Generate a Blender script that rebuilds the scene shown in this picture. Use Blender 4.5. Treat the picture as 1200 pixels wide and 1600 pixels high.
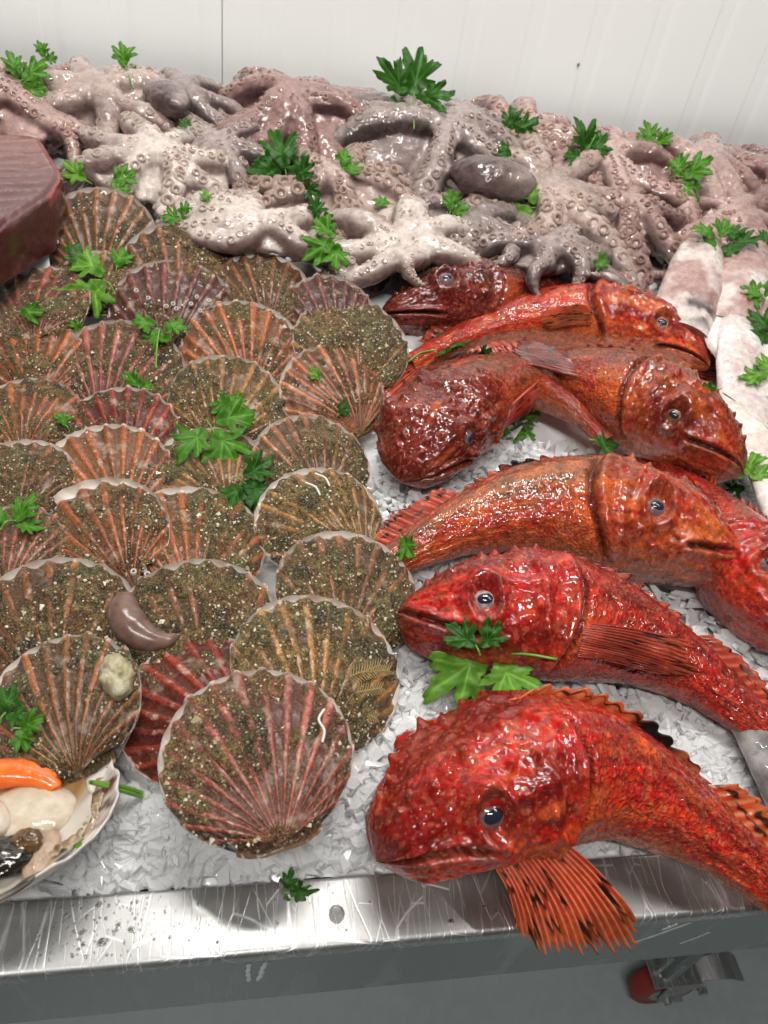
import bpy, bmesh, math, random
import numpy as np
from mathutils import Vector, Matrix

for o in list(bpy.data.objects):
    bpy.data.objects.remove(o, do_unlink=True)
scene = bpy.context.scene
COL = scene.collection
rng = np.random.default_rng(7)

# ------------------------------------------------------------------ camera
F_PX = 1201.0
CAM = np.array([0.0, -0.12, 0.5])
_y, _p, _r = np.radians([14.4, 41.7, 10.6])
FWD = np.array([np.sin(_y)*np.cos(_p), np.cos(_y)*np.cos(_p), -np.sin(_p)])
_r0 = np.array([np.cos(_y), -np.sin(_y), 0.0]); _u0 = np.cross(_r0, FWD)
RGT = np.cos(_r)*_r0 + np.sin(_r)*_u0
UPV = -np.sin(_r)*_r0 + np.cos(_r)*_u0
cd = bpy.data.cameras.new("camera"); cam = bpy.data.objects.new("camera", cd); COL.objects.link(cam)
M = Matrix.Identity(4)
for i in range(3):
    M[i][0] = RGT[i]; M[i][1] = UPV[i]; M[i][2] = -FWD[i]; M[i][3] = CAM[i]
cam.matrix_world = M
cd.sensor_fit = 'VERTICAL'; cd.sensor_height = 36.0; cd.lens = 36.0*F_PX/1600.0
cd.clip_start = 0.02; cd.clip_end = 50
cd.dof.use_dof = True; cd.dof.focus_distance = 0.66; cd.dof.aperture_fstop = 11.0
scene.camera = cam

# ------------------------------------------------------------------ light
w = bpy.data.worlds.new("World"); scene.world = w; w.use_nodes = True
w.node_tree.nodes["Background"].inputs[0].default_value = (0.93, 0.97, 1.0, 1)
w.node_tree.nodes["Background"].inputs[1].default_value = 0.06

def area(name, loc, target, sx, sy, power, color=(1, 0.97, 0.93)):
    l = bpy.data.lights.new(name, 'AREA'); l.shape = 'RECTANGLE'; l.size = sx; l.size_y = sy
    l.energy = power; l.color = color
    o = bpy.data.objects.new(name, l); COL.objects.link(o); o.location = loc
    o.rotation_euler = (Vector(target)-Vector(loc)).to_track_quat('-Z', 'Y').to_euler()
    o["kind"] = "helper"
    return o
area("ceiling_tube_light", (0.12, 0.72, 1.75), (0.15, 1.05, 0), 1.0, 0.035, 22)
area("ceiling_tube_light", (-0.35, -0.75, 1.85), (0.25, 1.3, 0.35), 1.2, 0.035, 27)
area("ceiling_tube_light", (0.95, 0.1, 1.8), (0.6, 0.7, 0), 0.035, 0.9, 9)

scene.render.engine = 'CYCLES'
scene.cycles.use_denoising = True
scene.cycles.max_bounces = 5
scene.cycles.diffuse_bounces = 3
scene.cycles.glossy_bounces = 3
scene.cycles.use_adaptive_sampling = True
scene.cycles.adaptive_threshold = 0.03
scene.cycles.transmission_bounces = 4
scene.cycles.sample_clamp_indirect = 6
scene.view_settings.view_transform = 'Standard'
scene.view_settings.look = 'None'
scene.view_settings.gamma = 1.0
scene.view_settings.use_curve_mapping = False
scene.view_settings.exposure = 0.0

# ------------------------------------------------------------------ helpers
def ray(px, py):
    return FWD*F_PX + RGT*(px-600.0) - UPV*(py-800.0)
def at(px, py, z=0.0):
    v = ray(px, py); return CAM + v*((z-CAM[2])/v[2])
def at_y(px, py, y):
    v = ray(px, py); return CAM + v*((y-CAM[1])/v[1])
def sstep(a, b, x):
    t = np.clip((x-a)/(b-a), 0, 1); return t*t*(3-2*t)
def bed(x, y):
    """top of the heap that the goods lie on"""
    return 0.008 + 0.085*sstep(0.5, 0.86, y) + 0.055*sstep(0.84, 1.12, y)
MOUNDS = []
def mound(x, y):
    return sum(a*np.exp(-((x-mx)**2+(y-my)**2)/(2*s*s)) for mx, my, a, s in MOUNDS)+0.0
def hit(px, py, dz=0.0):
    z = 0.02
    for _ in range(40):
        P = at(px, py, z); z = 0.6*z + 0.4*(bed(P[0], P[1])+dz)
    return at(px, py, z)
def depth(P):
    return float((np.asarray(P)-CAM) @ FWD)
def proj(P):
    q = np.asarray(P)-CAM; w_ = q @ FWD
    return 600+F_PX*(q @ RGT)/w_, 800-F_PX*(q @ UPV)/w_, w_
def px2m(px, P):
    return px*depth(P)/F_PX

def _hash(i, j, k, seed):
    h = (i*374761393 + j*668265263 + k*2147483647 + seed*1274126177) & 0xffffffff
    h = ((h ^ (h >> 13))*1274126177) & 0xffffffff
    h = (h ^ (h >> 16)) & 0xffffffff
    return h
def vnoise(P, seed=0):
    """smooth value noise in -1..1 at an (N,3) array of points"""
    P = np.asarray(P, dtype=np.float64)
    i0 = np.floor(P).astype(np.int64); f = P-i0; u = f*f*f*(f*(f*6-15)+10)
    out = np.zeros(len(P))
    for dx in (0, 1):
        wx = u[:, 0] if dx else 1-u[:, 0]
        for dy in (0, 1):
            wy = u[:, 1] if dy else 1-u[:, 1]
            for dz in (0, 1):
                wz = u[:, 2] if dz else 1-u[:, 2]
                h = _hash(i0[:, 0]+dx, i0[:, 1]+dy, i0[:, 2]+dz, seed)
                out += wx*wy*wz*(h/4294967295.0)
    return out*2-1
def fbm(P, scale, octv=3, seed=0, gain=0.5):
    out = 0; a = 1.0; s = 0
    for o in range(octv):
        out = out + a*vnoise(np.asarray(P)*scale*(2.03**o)+17.3*o, seed+o*31); s += a; a *= gain
    return out/s*1.35
def gauss(x, s): return np.exp(-0.5*(x/s)**2)
def lerp(a, b, t):
    return a+(b-a)*t
def mixc(c, d, t):
    """mix (N,3)/(3,) colours by (N,)"""
    t = np.clip(t, 0, 1)[:, None]
    return np.asarray(c)*(1-t)+np.asarray(d)*t
def unit(v):
    v = np.asarray(v, float); return v/(np.linalg.norm(v, axis=-1, keepdims=True)+1e-12)
def srgb(r, g, b):
    c = np.array([r, g, b])/255.0
    return np.where(c <= 0.04045, c/12.92, ((c+0.055)/1.055)**2.4)

def gridF(nu, nv, closev=False, off=0):
    """quads of a nu x nv grid (index = u*nv+v)"""
    u = np.arange(nu-1)[:, None]; v = np.arange(nv if closev else nv-1)[None, :]
    v1 = (v+1) % nv
    q = np.stack([u*nv+v, (u+1)*nv+v, (u+1)*nv+v1, u*nv+v1], -1).reshape(-1, 4)
    return q+off
def mesh(name, V, F, smooth=True, col=None, attrs=None, mat=None):
    """V (N,3); F list of int arrays (M,3)/(M,4)"""
    if not isinstance(F, (list, tuple)): F = [F]
    F = [np.asarray(f, dtype=np.int32) for f in F if len(f)]
    me = bpy.data.meshes.new(name)
    V = np.ascontiguousarray(V, dtype=np.float32)
    me.vertices.add(len(V)); me.vertices.foreach_set("co", V.ravel())
    loops = np.concatenate([f.ravel() for f in F]); sizes = np.concatenate([np.full(len(f), f.shape[1]) for f in F])
    me.loops.add(len(loops)); me.loops.foreach_set("vertex_index", loops.astype(np.int32))
    starts = np.concatenate([[0], np.cumsum(sizes)[:-1]]).astype(np.int32)
    me.polygons.add(len(sizes)); me.polygons.foreach_set("loop_start", starts)
    me.polygons.foreach_set("use_smooth", np.full(len(sizes), smooth, dtype=bool))
    me.update(calc_edges=True)
    add_attrs(me, col, attrs)
    if mat is not None: me.materials.append(mat)
    return me
def add_attrs(me, col=None, attrs=None):
    n = len(me.vertices)
    if col is not None:
        a = me.color_attributes.new("tone", 'FLOAT_COLOR', 'POINT')
        c = np.ones((n, 4), dtype=np.float32); c[:, :3] = np.clip(col, 0, 1)
        a.data.foreach_set("color", c.ravel())
    for k, v in (attrs or {}).items():
        v = np.asarray(v, dtype=np.float32)
        if v.ndim == 2:
            a = me.attributes.new(k, 'FLOAT_VECTOR', 'POINT'); a.data.foreach_set("vector", v.ravel())
        else:
            a = me.attributes.new(k, 'FLOAT', 'POINT'); a.data.foreach_set("value", v)
def link(name, me, parent=None, kind=None):
    o = bpy.data.objects.new(name, me); COL.objects.link(o)
    if parent is not None: o.parent = parent
    if kind: o["kind"] = kind
    return o
def thing(name, label, cat, loc=(0, 0, 0), group=None):
    o = bpy.data.objects.new(name, None); COL.objects.link(o); o.empty_display_size = 0.02
    o.location = loc; o["label"] = label; o["category"] = cat
    if group: o["group"] = group
    return o
class MB:
    """collects pieces into one mesh"""
    def __init__(s): s.V = []; s.F3 = []; s.F4 = []; s.C = []; s.n = 0
    def add(s, V, F, col=None):
        V = np.asarray(V, float); s.V.append(V)
        for f in (F if isinstance(F, (list, tuple)) else [F]):
            f = np.asarray(f)
            if len(f): (s.F3 if f.shape[1] == 3 else s.F4).append(f+s.n)
        s.C.append(np.broadcast_to(np.asarray(col if col is not None else (1, 1, 1), float), (len(V), 3)))
        s.n += len(V)
    def mesh(s, name, mat=None, smooth=True, attrs=None):
        F = []
        if s.F4: F.append(np.concatenate(s.F4))
        if s.F3: F.append(np.concatenate(s.F3))
        return mesh(name, np.concatenate(s.V), F, smooth, np.concatenate(s.C), attrs, mat)
BOXF = np.array([[0, 2, 3, 1], [4, 5, 7, 6], [0, 1, 5, 4], [2, 6, 7, 3], [0, 4, 6, 2], [1, 3, 7, 5]])
def boxV(x0, x1, y0, y1, z0, z1):
    return np.array([[x, y, z] for x in (x0, x1) for y in (y0, y1) for z in (z0, z1)], float)
def catmull(P, n):
    P = np.asarray(P, float); m = len(P)
    Q = np.vstack([2*P[0]-P[1], P, 2*P[-1]-P[-2]])
    d = np.concatenate([[0], np.cumsum(np.linalg.norm(np.diff(P, axis=0), axis=1))])
    s = np.linspace(0, d[-1], n); i = np.clip(np.searchsorted(d, s, side='right')-1, 0, m-2)
    t = ((s-d[i])/(d[i+1]-d[i]+1e-12))[:, None]
    p0, p1, p2, p3 = Q[i], Q[i+1], Q[i+2], Q[i+3]
    return 0.5*(2*p1+(p2-p0)*t+(2*p0-5*p1+4*p2-p3)*t**2+(3*p1-p0-3*p2+p3)*t**3)
def tangents(C):
    return unit(np.gradient(C, axis=0))
def frames(C, up=(0, 0, 1)):
    """T, A (side), B (up-ish) per point of a curve"""
    T = tangents(C); up = np.asarray(up, float)
    A = unit(np.cross(np.broadcast_to(up, T.shape), T)); B = np.cross(T, A)
    return T, A, B
def tube(C, r, seg=10, up=(0, 0, 1), cap=True):
    C = np.asarray(C, float); r = np.broadcast_to(np.asarray(r, float), (len(C),))
    T, A, B = frames(C, up)
    th = np.linspace(0, 2*np.pi, seg, endpoint=False)
    V = C[:, None]+r[:, None, None]*(np.cos(th)[None, :, None]*A[:, None]+np.sin(th)[None, :, None]*B[:, None])
    V = V.reshape(-1, 3); F = [gridF(len(C), seg, True)[:, ::-1]]
    if cap:
        n = len(V); V = np.vstack([V, C[0], C[-1]]); k = np.arange(seg); k1 = (k+1) % seg
        F.append(np.stack([np.full(seg, n), k1, k], -1)[:, ::-1]); e = (len(C)-1)*seg
        F.append(np.stack([np.full(seg, n+1), e+k, e+k1], -1)[:, ::-1])
    return V, F
def normals(me):
    N = np.empty(len(me.vertices)*3, dtype=np.float32); me.vertices.foreach_get("normal", N); return N.reshape(-1, 3)
def coords(me):
    N = np.empty(len(me.vertices)*3, dtype=np.float32); me.vertices.foreach_get("co", N); return N.reshape(-1, 3).astype(float)

# ------------------------------------------------------------------ materials
class NT:
    def __init__(s, name):
        s.m = bpy.data.materials.new(name); s.m.use_nodes = True; s.t = s.m.node_tree
        s.b = s.t.nodes["Principled BSDF"]
    def n(s, typ, **kw):
        nd = s.t.nodes.new(typ)
        for k, v in kw.items():
            if k.startswith('i_'):
                key = k[2:]; key = int(key) if key.isdigit() else key.replace('_', ' ')
                nd.inputs[key].default_value = v
            else: setattr(nd, k, v)
        return nd
    def l(s, a, b): s.t.links.new(a, b)
    def set(s, **kw):
        for k, v in kw.items(): s.b.inputs[k.replace('_', ' ')].default_value = v
    def tone(s):
        return s.n('ShaderNodeAttribute', attribute_name='tone').outputs['Color']
    def obj(s):
        return s.n('ShaderNodeTexCoord').outputs['Object']
    def noise(s, scale, detail=3, rough=0.5, vec=None, dist=0.0):
        nd = s.n('ShaderNodeTexNoise'); nd.inputs['Scale'].default_value = scale; nd.inputs['Detail'].default_value = detail
        nd.inputs['Roughness'].default_value = rough; nd.inputs['Distortion'].default_value = dist
        s.l(vec if vec is not None else s.obj(), nd.inputs['Vector']); return nd
    def vor(s, scale, vec=None, feature='F1', rnd=1.0):
        nd = s.n('ShaderNodeTexVoronoi', feature=feature); nd.inputs['Scale'].default_value = scale
        nd.inputs['Randomness'].default_value = rnd
        s.l(vec if vec is not None else s.obj(), nd.inputs['Vector']); return nd
    def ramp(s, fac, stops, interp='LINEAR'):
        nd = s.n('ShaderNodeValToRGB'); cr = nd.color_ramp; cr.interpolation = interp
        while len(cr.elements) < len(stops): cr.elements.new(0.5)
        for e, (p, c) in zip(cr.elements, stops):
            e.position = p; e.color = (c, c, c, 1) if np.isscalar(c) else (*c, 1)
        s.l(fac, nd.inputs[0]); return nd.outputs[0]
    def mix(s, fac, a, b, blend='MIX'):
        nd = s.n('ShaderNodeMix', data_type='RGBA', blend_type=blend)
        for sock, v in ((nd.inputs['Factor'], fac), (nd.inputs['A'], a), (nd.inputs['B'], b)):
            if hasattr(v, 'default_value'): s.l(v, sock)
            elif sock.name == 'Factor': sock.default_value = v
            else: sock.default_value = (v, v, v, 1) if np.isscalar(v) else (*v, 1)
        # the node has several A/B sockets; pick the colour ones
        return nd
    def mixc(s, fac, a, b, blend='MIX'):
        nd = s.n('ShaderNodeMix', data_type='RGBA', blend_type=blend)
        f, A, B = nd.inputs[0], nd.inputs[6], nd.inputs[7]
        for sock, v in ((f, fac), (A, a), (B, b)):
            if hasattr(v, 'is_output'): s.l(v, sock)
            elif sock is f: sock.default_value = v
            else: sock.default_value = (v, v, v, 1) if np.isscalar(v) else (*v, 1)
        return nd.outputs[2]
    def math(s, op, a, b=0.0, c=None):
        nd = s.n('ShaderNodeMath', operation=op)
        for i, v in enumerate((a, b) if c is None else (a, b, c)):
            if hasattr(v, 'is_output'): s.l(v, nd.inputs[i])
            else: nd.inputs[i].default_value = v
        return nd.outputs[0]
    def bump(s, h, strength=0.5, dist=0.002, prev=None):
        nd = s.n('ShaderNodeBump'); nd.inputs['Strength'].default_value = strength; nd.inputs['Distance'].default_value = dist
        s.l(h, nd.inputs['Height'])
        if prev is not None: s.l(prev, nd.inputs['Normal'])
        return nd.outputs[0]
    def base(s, c): s.l(c, s.b.inputs['Base Color'])
    def normal(s, n): s.l(n, s.b.inputs['Normal'])
    def rough(s, r):
        if hasattr(r, 'is_output'): s.l(r, s.b.inputs['Roughness'])
        else: s.b.inputs['Roughness'].default_value = r

def plain(name, c, rough=0.4, **kw):
    t = NT(name); t.set(Base_Color=(*c, 1), Roughness=rough, **kw); return t.m
def attr_f(t, name):
    return t.n('ShaderNodeAttribute', attribute_name=name).outputs['Fac']
def attr_v(t, name):
    return t.n('ShaderNodeAttribute', attribute_name=name).outputs['Vector']
# ================================================================== setting: wall, floor, counter, ice
def m_wall():
    t = NT("white_panel_paint")
    n = t.noise(3.0, 4); n2 = t.noise(160, 2)
    t.base(t.ramp(n.outputs[0], [(0.3, (0.845, 0.84, 0.825)), (0.7, (0.87, 0.868, 0.855))]))
    t.rough(0.38); t.normal(t.bump(n2.outputs[0], 0.06, 0.0006)); return t.m
M_WALL = m_wall()
WY = 1.36
def build_wall():
    wall = bpy.data.objects.new("wall", None); COL.objects.link(wall); wall["kind"] = "structure"
    # ribbed sheet panels butted at a joint; ribs are shallow folded grooves
    xs_joint = at_y(347, 40, WY)[0]
    pw = 1.13; pitch = (at_y(523, 20, WY)[0]-at_y(305, 20, WY)[0])/2
    for k in range(-2, 3):
        x0 = xs_joint+k*pw+0.0004; x1 = xs_joint+(k+1)*pw-0.0004
        pts = [(x0, 0.002), (x0+0.0008, 0.0004), (x0+0.002, 0)]
        r = x0+pitch*0.55
        while r < x1-0.06:
            pts += [(r, 0), (r+0.004, 0.0007), (r+0.026, 0.0010), (r+0.034, 0.0003), (r+0.038, 0)]; r += pitch
        pts += [(x1-0.002, 0), (x1-0.0008, 0.0004), (x1, 0.002)]
        pts = np.array(pts); n = len(pts)
        V = []
        for z in (-0.9, 2.3): V += [(x, WY+d, z) for x, d in pts]
        for z in (-0.9, 2.3): V += [(x, WY+0.05, z) for x, d in pts]
        i = np.arange(n-1)
        F = [np.stack([i, i+1, n+i+1, n+i], -1), np.stack([2*n+i, 3*n+i, 3*n+i+1, 2*n+i+1], -1),
             np.array([[0, n, 3*n, 2*n], [n-1, 3*n-1, 4*n-1, 2*n-1]])]
        link("panel", mesh("panel", np.array(V), F, False, mat=M_WALL), wall)
    # the small dark fleck on the panel
    P = at_y(903, 101, WY-0.0012)
    V, F = tube(np.array([[0, 0, -0.0035], [0.0006, -0.0004, -0.001], [0.0012, -0.0003, 0.0015], [0.002, 0, 0.003]]), [0.0008, 0.0022, 0.0019, 0.0004], 8, up=(0, 1, 0))
    link("fleck", mesh("fleck", V+P, F, mat=plain("dirt_fleck", (0.12, 0.12, 0.12), 0.6)), wall)
build_wall()

def m_floor():
    t = NT("floor_resin")
    n = t.noise(2.5, 5); n2 = t.noise(60, 4)
    c = t.ramp(n.outputs[0], [(0.3, (0.36, 0.42, 0.415)), (0.7, (0.46, 0.52, 0.515))])
    t.base(t.mixc(t.ramp(n2.outputs[0], [(0.4, 0.0), (0.75, 0.35)]), c, (0.52, 0.56, 0.56)))
    t.rough(0.35); t.normal(t.bump(n2.outputs[0], 0.15, 0.002)); return t.m
fl = mesh("floor", boxV(-6, 6, -5, 1.45, -0.92, -0.86), BOXF, False, mat=m_floor())
link("floor", fl, None, "structure")

def m_steel():
    t = NT("scratched_steel")
    co = t.obj()
    def scr(rot, sc, seed):
        mp = t.n('ShaderNodeMapping'); mp.inputs['Rotation'].default_value = (0, 0, rot); mp.inputs['Scale'].default_value = (sc, sc*0.22, sc)
        mp.inputs['Location'].default_value = (seed, seed*1.7, 0); t.l(co, mp.inputs[0])
        wob = t.noise(14, 2, vec=co)
        ad = t.n('ShaderNodeVectorMath', operation='ADD'); t.l(mp.outputs[0], ad.inputs[0])
        sca = t.n('ShaderNodeVectorMath', operation='SCALE'); sca.inputs['Scale'].default_value = 0.25; t.l(wob.outputs['Color'], sca.inputs[0]); t.l(sca.outputs[0], ad.inputs[1])
        v = t.vor(1.0, ad.outputs[0], 'DISTANCE_TO_EDGE')
        thin = t.ramp(v.outputs['Distance'], [(0.0, 1.0), (0.012, 0.0)])
        gate = t.noise(9+seed, 2, vec=co)
        return t.math('MULTIPLY', thin, t.ramp(gate.outputs[0], [(0.46, 0.0), (0.58, 1.0)]))
    s = scr(0.9, 30, 1.3)
    for a, k, sd in ((-0.7, 36, 4.1), (0.35, 44, 7.7), (1.4, 30, 9.9), (-1.1, 50, 12.4), (0.1, 40, 15.2), (-0.35, 60, 19.0), (0.62, 55, 23.0)):
        s = t.math('MAXIMUM', s, scr(a, k, sd))
    big = t.noise(13, 5, 0.6); fine = t.noise(700, 2)
    stain = t.ramp(t.noise(22, 6, 0.65).outputs[0], [(0.52, 0.0), (0.66, 1.0)])
    c = t.mixc(stain, (0.41, 0.41, 0.405), (0.50, 0.49, 0.47))
    c = t.mixc(t.math('MULTIPLY', s, 0.9), c, (0.95, 0.95, 0.95))
    dirt = t.ramp(t.noise(34, 4, 0.7, dist=0.6).outputs[0], [(0.66, 0.0), (0.76, 0.6)])
    c = t.mixc(dirt, c, (0.44, 0.40, 0.33))
    t.base(c); t.set(Metallic=0.93)
    r = t.math('ADD', t.ramp(big.outputs[0], [(0.35, 0.34), (0.7, 0.56)]), t.math('MULTIPLY', dirt, 0.25))
    t.rough(r)
    h = t.math('ADD', t.math('MULTIPLY', fine.outputs[0], 0.3), t.math('MULTIPLY', s, -1.0))
    t.normal(t.bump(h, 0.3, 0.0005)); return t.m
def m_steel_face():
    t = NT("brushed_steel")
    mp = t.n('ShaderNodeMapping'); mp.inputs['Scale'].default_value = (3, 3, 220); t.l(t.obj(), mp.inputs[0])
    n = t.noise(1.5, 4, vec=mp.outputs[0]); drip = t.n('ShaderNodeMapping'); drip.inputs['Scale'].default_value = (40, 40, 5); t.l(t.obj(), drip.inputs[0])
    d = t.ramp(t.noise(1.0, 3, vec=drip.outputs[0]).outputs[0], [(0.55, 0.0), (0.63, 1.0)])
    t.base(t.mixc(d, (0.27, 0.29, 0.29), (0.40, 0.42, 0.42))); t.set(Metallic=0.95)
    t.rough(t.math('ADD', 0.26, t.math('MULTIPLY', d, 0.18))); t.normal(t.bump(n.outputs[0], 0.05, 0.0004)); return t.m
M_STEEL = m_steel(); M_FACE = m_steel_face()
XA, XB = -1.2, 1.6
def sweep_profile(prof, xa, xb, nseg=2):
    prof = np.array(prof); n = len(prof); xs = np.linspace(xa, xb, nseg)
    V = np.array([[x, p[0], p[1]] for x in xs for p in prof])
    return V, gridF(nseg, n)
def arc(cy, cz, r, a0, a1, k=5):
    return [(cy+r*math.cos(a), cz+r*math.sin(a)) for a in np.radians(np.linspace(a0, a1, k))]
counter = thing("display_counter", "scratched stainless steel display counter with a wide front rim under the ice", "counter", (0.2, 0.6, -0.86))
def cpart(name, V, F, mat, smooth=False, parent=counter):
    V = np.asarray(V, float)-np.array(counter.location)
    return link(name, mesh(name, V, F, smooth, mat=mat), parent)
# rim: inner wall, rounded inner edge, flat, rounded outer edge
YO, YI = 0.0385, 0.080
prof = [(YI+0.004, -0.045)]+arc(YI+0.0005-0.003, -0.003, 0.003, 0, 90, 5)+[(0.07, -0.0003), (0.06, -0.0004), (0.05, -0.0003)]+arc(YO+0.004, -0.004, 0.004, 90, 180, 6)+[(YO, -0.010)]
V, F = sweep_profile(prof, XA, XB); cpart("rim", V, F, M_STEEL, True)
# front apron with a fold and a lower lip
prof = [(YO, -0.0101), (YO, -0.072)]+arc(YO+0.003, -0.072, 0.003, 180, 250, 4)+[(YO+0.006, -0.078), (YO+0.006, -0.104), (YO+0.009, -0.108), (YO+0.05, -0.108)]
V, F = sweep_profile(prof, XA, XB); cpart("apron", V, F, M_FACE, False)
cpart("tray_base", boxV(XA, XB, YI+0.004, 1.33, -0.052, -0.045), BOXF, M_FACE)
cpart("back_rail", boxV(XA, XB, 1.30, 1.335, -0.0445, 0.02), BOXF, M_FACE)
# legs with braked casters
M_RUB = plain("red_rubber", (0.30, 0.035, 0.02), 0.45)
def caster(px, py):
    P = at(px, py, -0.80); x, y = P[0], P[1]
    cpart("leg", boxV(x-0.088, x-0.062, y-0.013, y+0.013, -0.735, -0.1085), BOXF, M_FACE)
    cx, cy, zf = x, y, -0.86
    hub = np.array([cx-0.08, cy, 0])
    c = thing_child("caster", counter)
    def cp(name, V, F, mat, smooth=True):
        return link(name, mesh(name, np.asarray(V)-np.array(counter.location), F, smooth, mat=mat), c)
    # wheel lies across x
    ang = np.linspace(0, 2*np.pi, 33)[:-1]
    prof = [(-0.016, 0.020), (-0.016, 0.046), (-0.012, 0.051), (0.012, 0.051), (0.016, 0.046), (0.016, 0.020)]
    wc = np.array([cx-0.055, cy, zf+0.0512])
    V = np.array([[wc[0]+r*math.cos(a), wc[1]+p, wc[2]+r*math.sin(a)] for p, r in prof for a in ang])
    cp("wheel", V, gridF(6, 32, True), M_RUB)
    prof = [(-0.0175, 0.001), (-0.0175, 0.024), (-0.015, 0.027), (0.015, 0.027), (0.0175, 0.024), (0.0175, 0.001)]
    V = np.array([[wc[0]+r*math.cos(a), wc[1]+p, wc[2]+r*math.sin(a)] for p, r in prof for a in ang])
    cp("hub", V, gridF(6, 32, True), M_STEEL)
    mb = MB()
    for s in (-1, 1):   # fork cheeks
        yy = wc[1]+s*0.0215
        for i in range(6):
            a0, a1 = i/6, (i+1)/6
        V = boxV(wc[0]-0.022, wc[0]+0.030, yy-0.0015, yy+0.0015, wc[2]-0.012, wc[2]+0.062)
        V[:, 0] = np.where(V[:, 2] < wc[2], wc[0]+(V[:, 0]-wc[0])*0.55, V[:, 0]); mb.add(V, BOXF)
    mb.add(boxV(wc[0]-0.045, wc[0]+0.032, wc[1]-0.023, wc[1]+0.023, wc[2]+0.0625, wc[2]+0.067), BOXF)
    V, F = tube(np.array([[wc[0], wc[1]-0.03, wc[2]], [wc[0], wc[1]+0.03, wc[2]]]), 0.006, 12); mb.add(V, F)
    V, F = tube(np.array([[wc[0]-0.02, wc[1], wc[2]+0.06], [wc[0]-0.02, wc[1], wc[2]+0.13]]), 0.014, 14, up=(0, 1, 0)); mb.add(V, F)
    cp("fork", *( (lambda m: (np.concatenate(m.V), [np.concatenate(m.F4)]+( [np.concatenate(m.F3)] if m.F3 else [])))(mb) ), M_STEEL, False)
    # brake pedal: bent plate reaching out to the right
    C = np.array([[0.02, 0, 0.02], [0.045, 0, 0.045], [0.07, 0, 0.058], [0.095, 0, 0.058], [0.112, 0, 0.044], [0.118, 0, 0.040]])+wc
    C = catmull(C, 20); T, A, B = frames(C)
    wv = np.interp(np.linspace(0, 1, 20), [0, .4, .8, 1], [0.012, 0.016, 0.021, 0.019])
    V = np.stack([C-A*wv[:, None]-B*0.0015, C-A*wv[:, None]+B*0.0015, C+A*wv[:, None]+B*0.0015, C+A*wv[:, None]-B*0.0015], 1).reshape(-1, 3)
    cp("brake_pedal", V, [gridF(20, 4, True), np.array([[0, 1, 2, 3], [79, 78, 77, 76]])], M_STEEL, False)
    for dx, dz in ((0.012, 0.012), (0.045, 0.036)):
        V, F = tube(np.array([[wc[0]+dx, wc[1]-0.03, wc[2]+dz], [wc[0]+dx, wc[1]-0.021, wc[2]+dz]]), 0.0085, 6); cp("bolt", V, F, M_STEEL, False)
def thing_child(name, parent):
    o = bpy.data.objects.new(name, None); COL.objects.link(o); o.parent = parent; o.empty_display_size = 0.02; return o
caster(1085, 1528)

# water beads and run marks on the steel
def m_water():
    t = NT("water"); t.set(Base_Color=(1, 1, 1, 1), Roughness=0.02, IOR=1.33, Transmission_Weight=1.0); return t.m
M_WATER = m_water()
def droplets():
    mb = MB(); r_ = np.random.default_rng(3)
    th = np.linspace(0, 2*np.pi, 10, endpoint=False); ph = np.linspace(0.0, np.pi/2, 4)
    base = np.array([[np.cos(a)*np.cos(p), np.sin(a)*np.cos(p), np.sin(p)*0.55] for p in ph for a in th]); F = gridF(4, 10, True)
    spots = []
    for _ in range(300):
        spots.append((r_.normal(135, 60), r_.uniform(1392, 1520), r_.gamma(1.3, 0.00022)+0.00025))
    for _ in range(260):
        spots.append((r_.uniform(0, 1150), r_.uniform(1340, 1520), r_.gamma(1.2, 0.0002)+0.00025))
    for a in ((160, 1472, .0024), (526, 1428, .0045), (205, 1452, .0016), (160, 1470, .0018), (705, 1440, .002)): spots.append(a)
    for px, py, r in spots:
        P = at(px, py, 0.0001)
        if not (YO+0.005 < P[1] < YI-0.004): continue
        V = base*r*np.array([r_.uniform(.8, 1.3), r_.uniform(.8, 1.3), 0.8]); mb.add(V+P, F)
    o = link("water_beads", mb.mesh("water_beads", M_WATER), None, "stuff"); o["label"] = "small water beads on the steel rim"; o["category"] = "water"
    # run marks down the apron: dried streaks, thin raised films
    M_RUN = plain("wet_run", (0.75, 0.76, 0.75), 0.12, Metallic=0.6)
    for i, (px, py, l, w_, sl) in enumerate(((388, 1500, .034, .0022, .001), (416, 1500, .034, .0024, -.004), (1082, 1440, .030, .0016, -.030), (1112, 1455, .020, .0013, -.016), (1060, 1442, .010, .0022, -.008))):
        v = ray(px, py); P = CAM+v*((YO-CAM[1])/v[1]); n = 14
        C = np.array([[P[0]+sl*k/n+0.0003*math.sin(k*0.7+i), YO-0.0002, min(P[2], -0.011)-l*k/n] for k in range(n+1)])
        r = w_*(0.6+0.4*np.sin(np.arange(n+1)*0.9+i)**2); r[-1] *= .4; r[0] *= .4
        V, F = tube(C, r, 8, up=(1, 0, 0)); V[:, 1] = YO-0.0002+(V[:, 1]-(YO-0.0002))*0.35
        cpart("drip_mark", V, F, M_RUN, True)
droplets()

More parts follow.
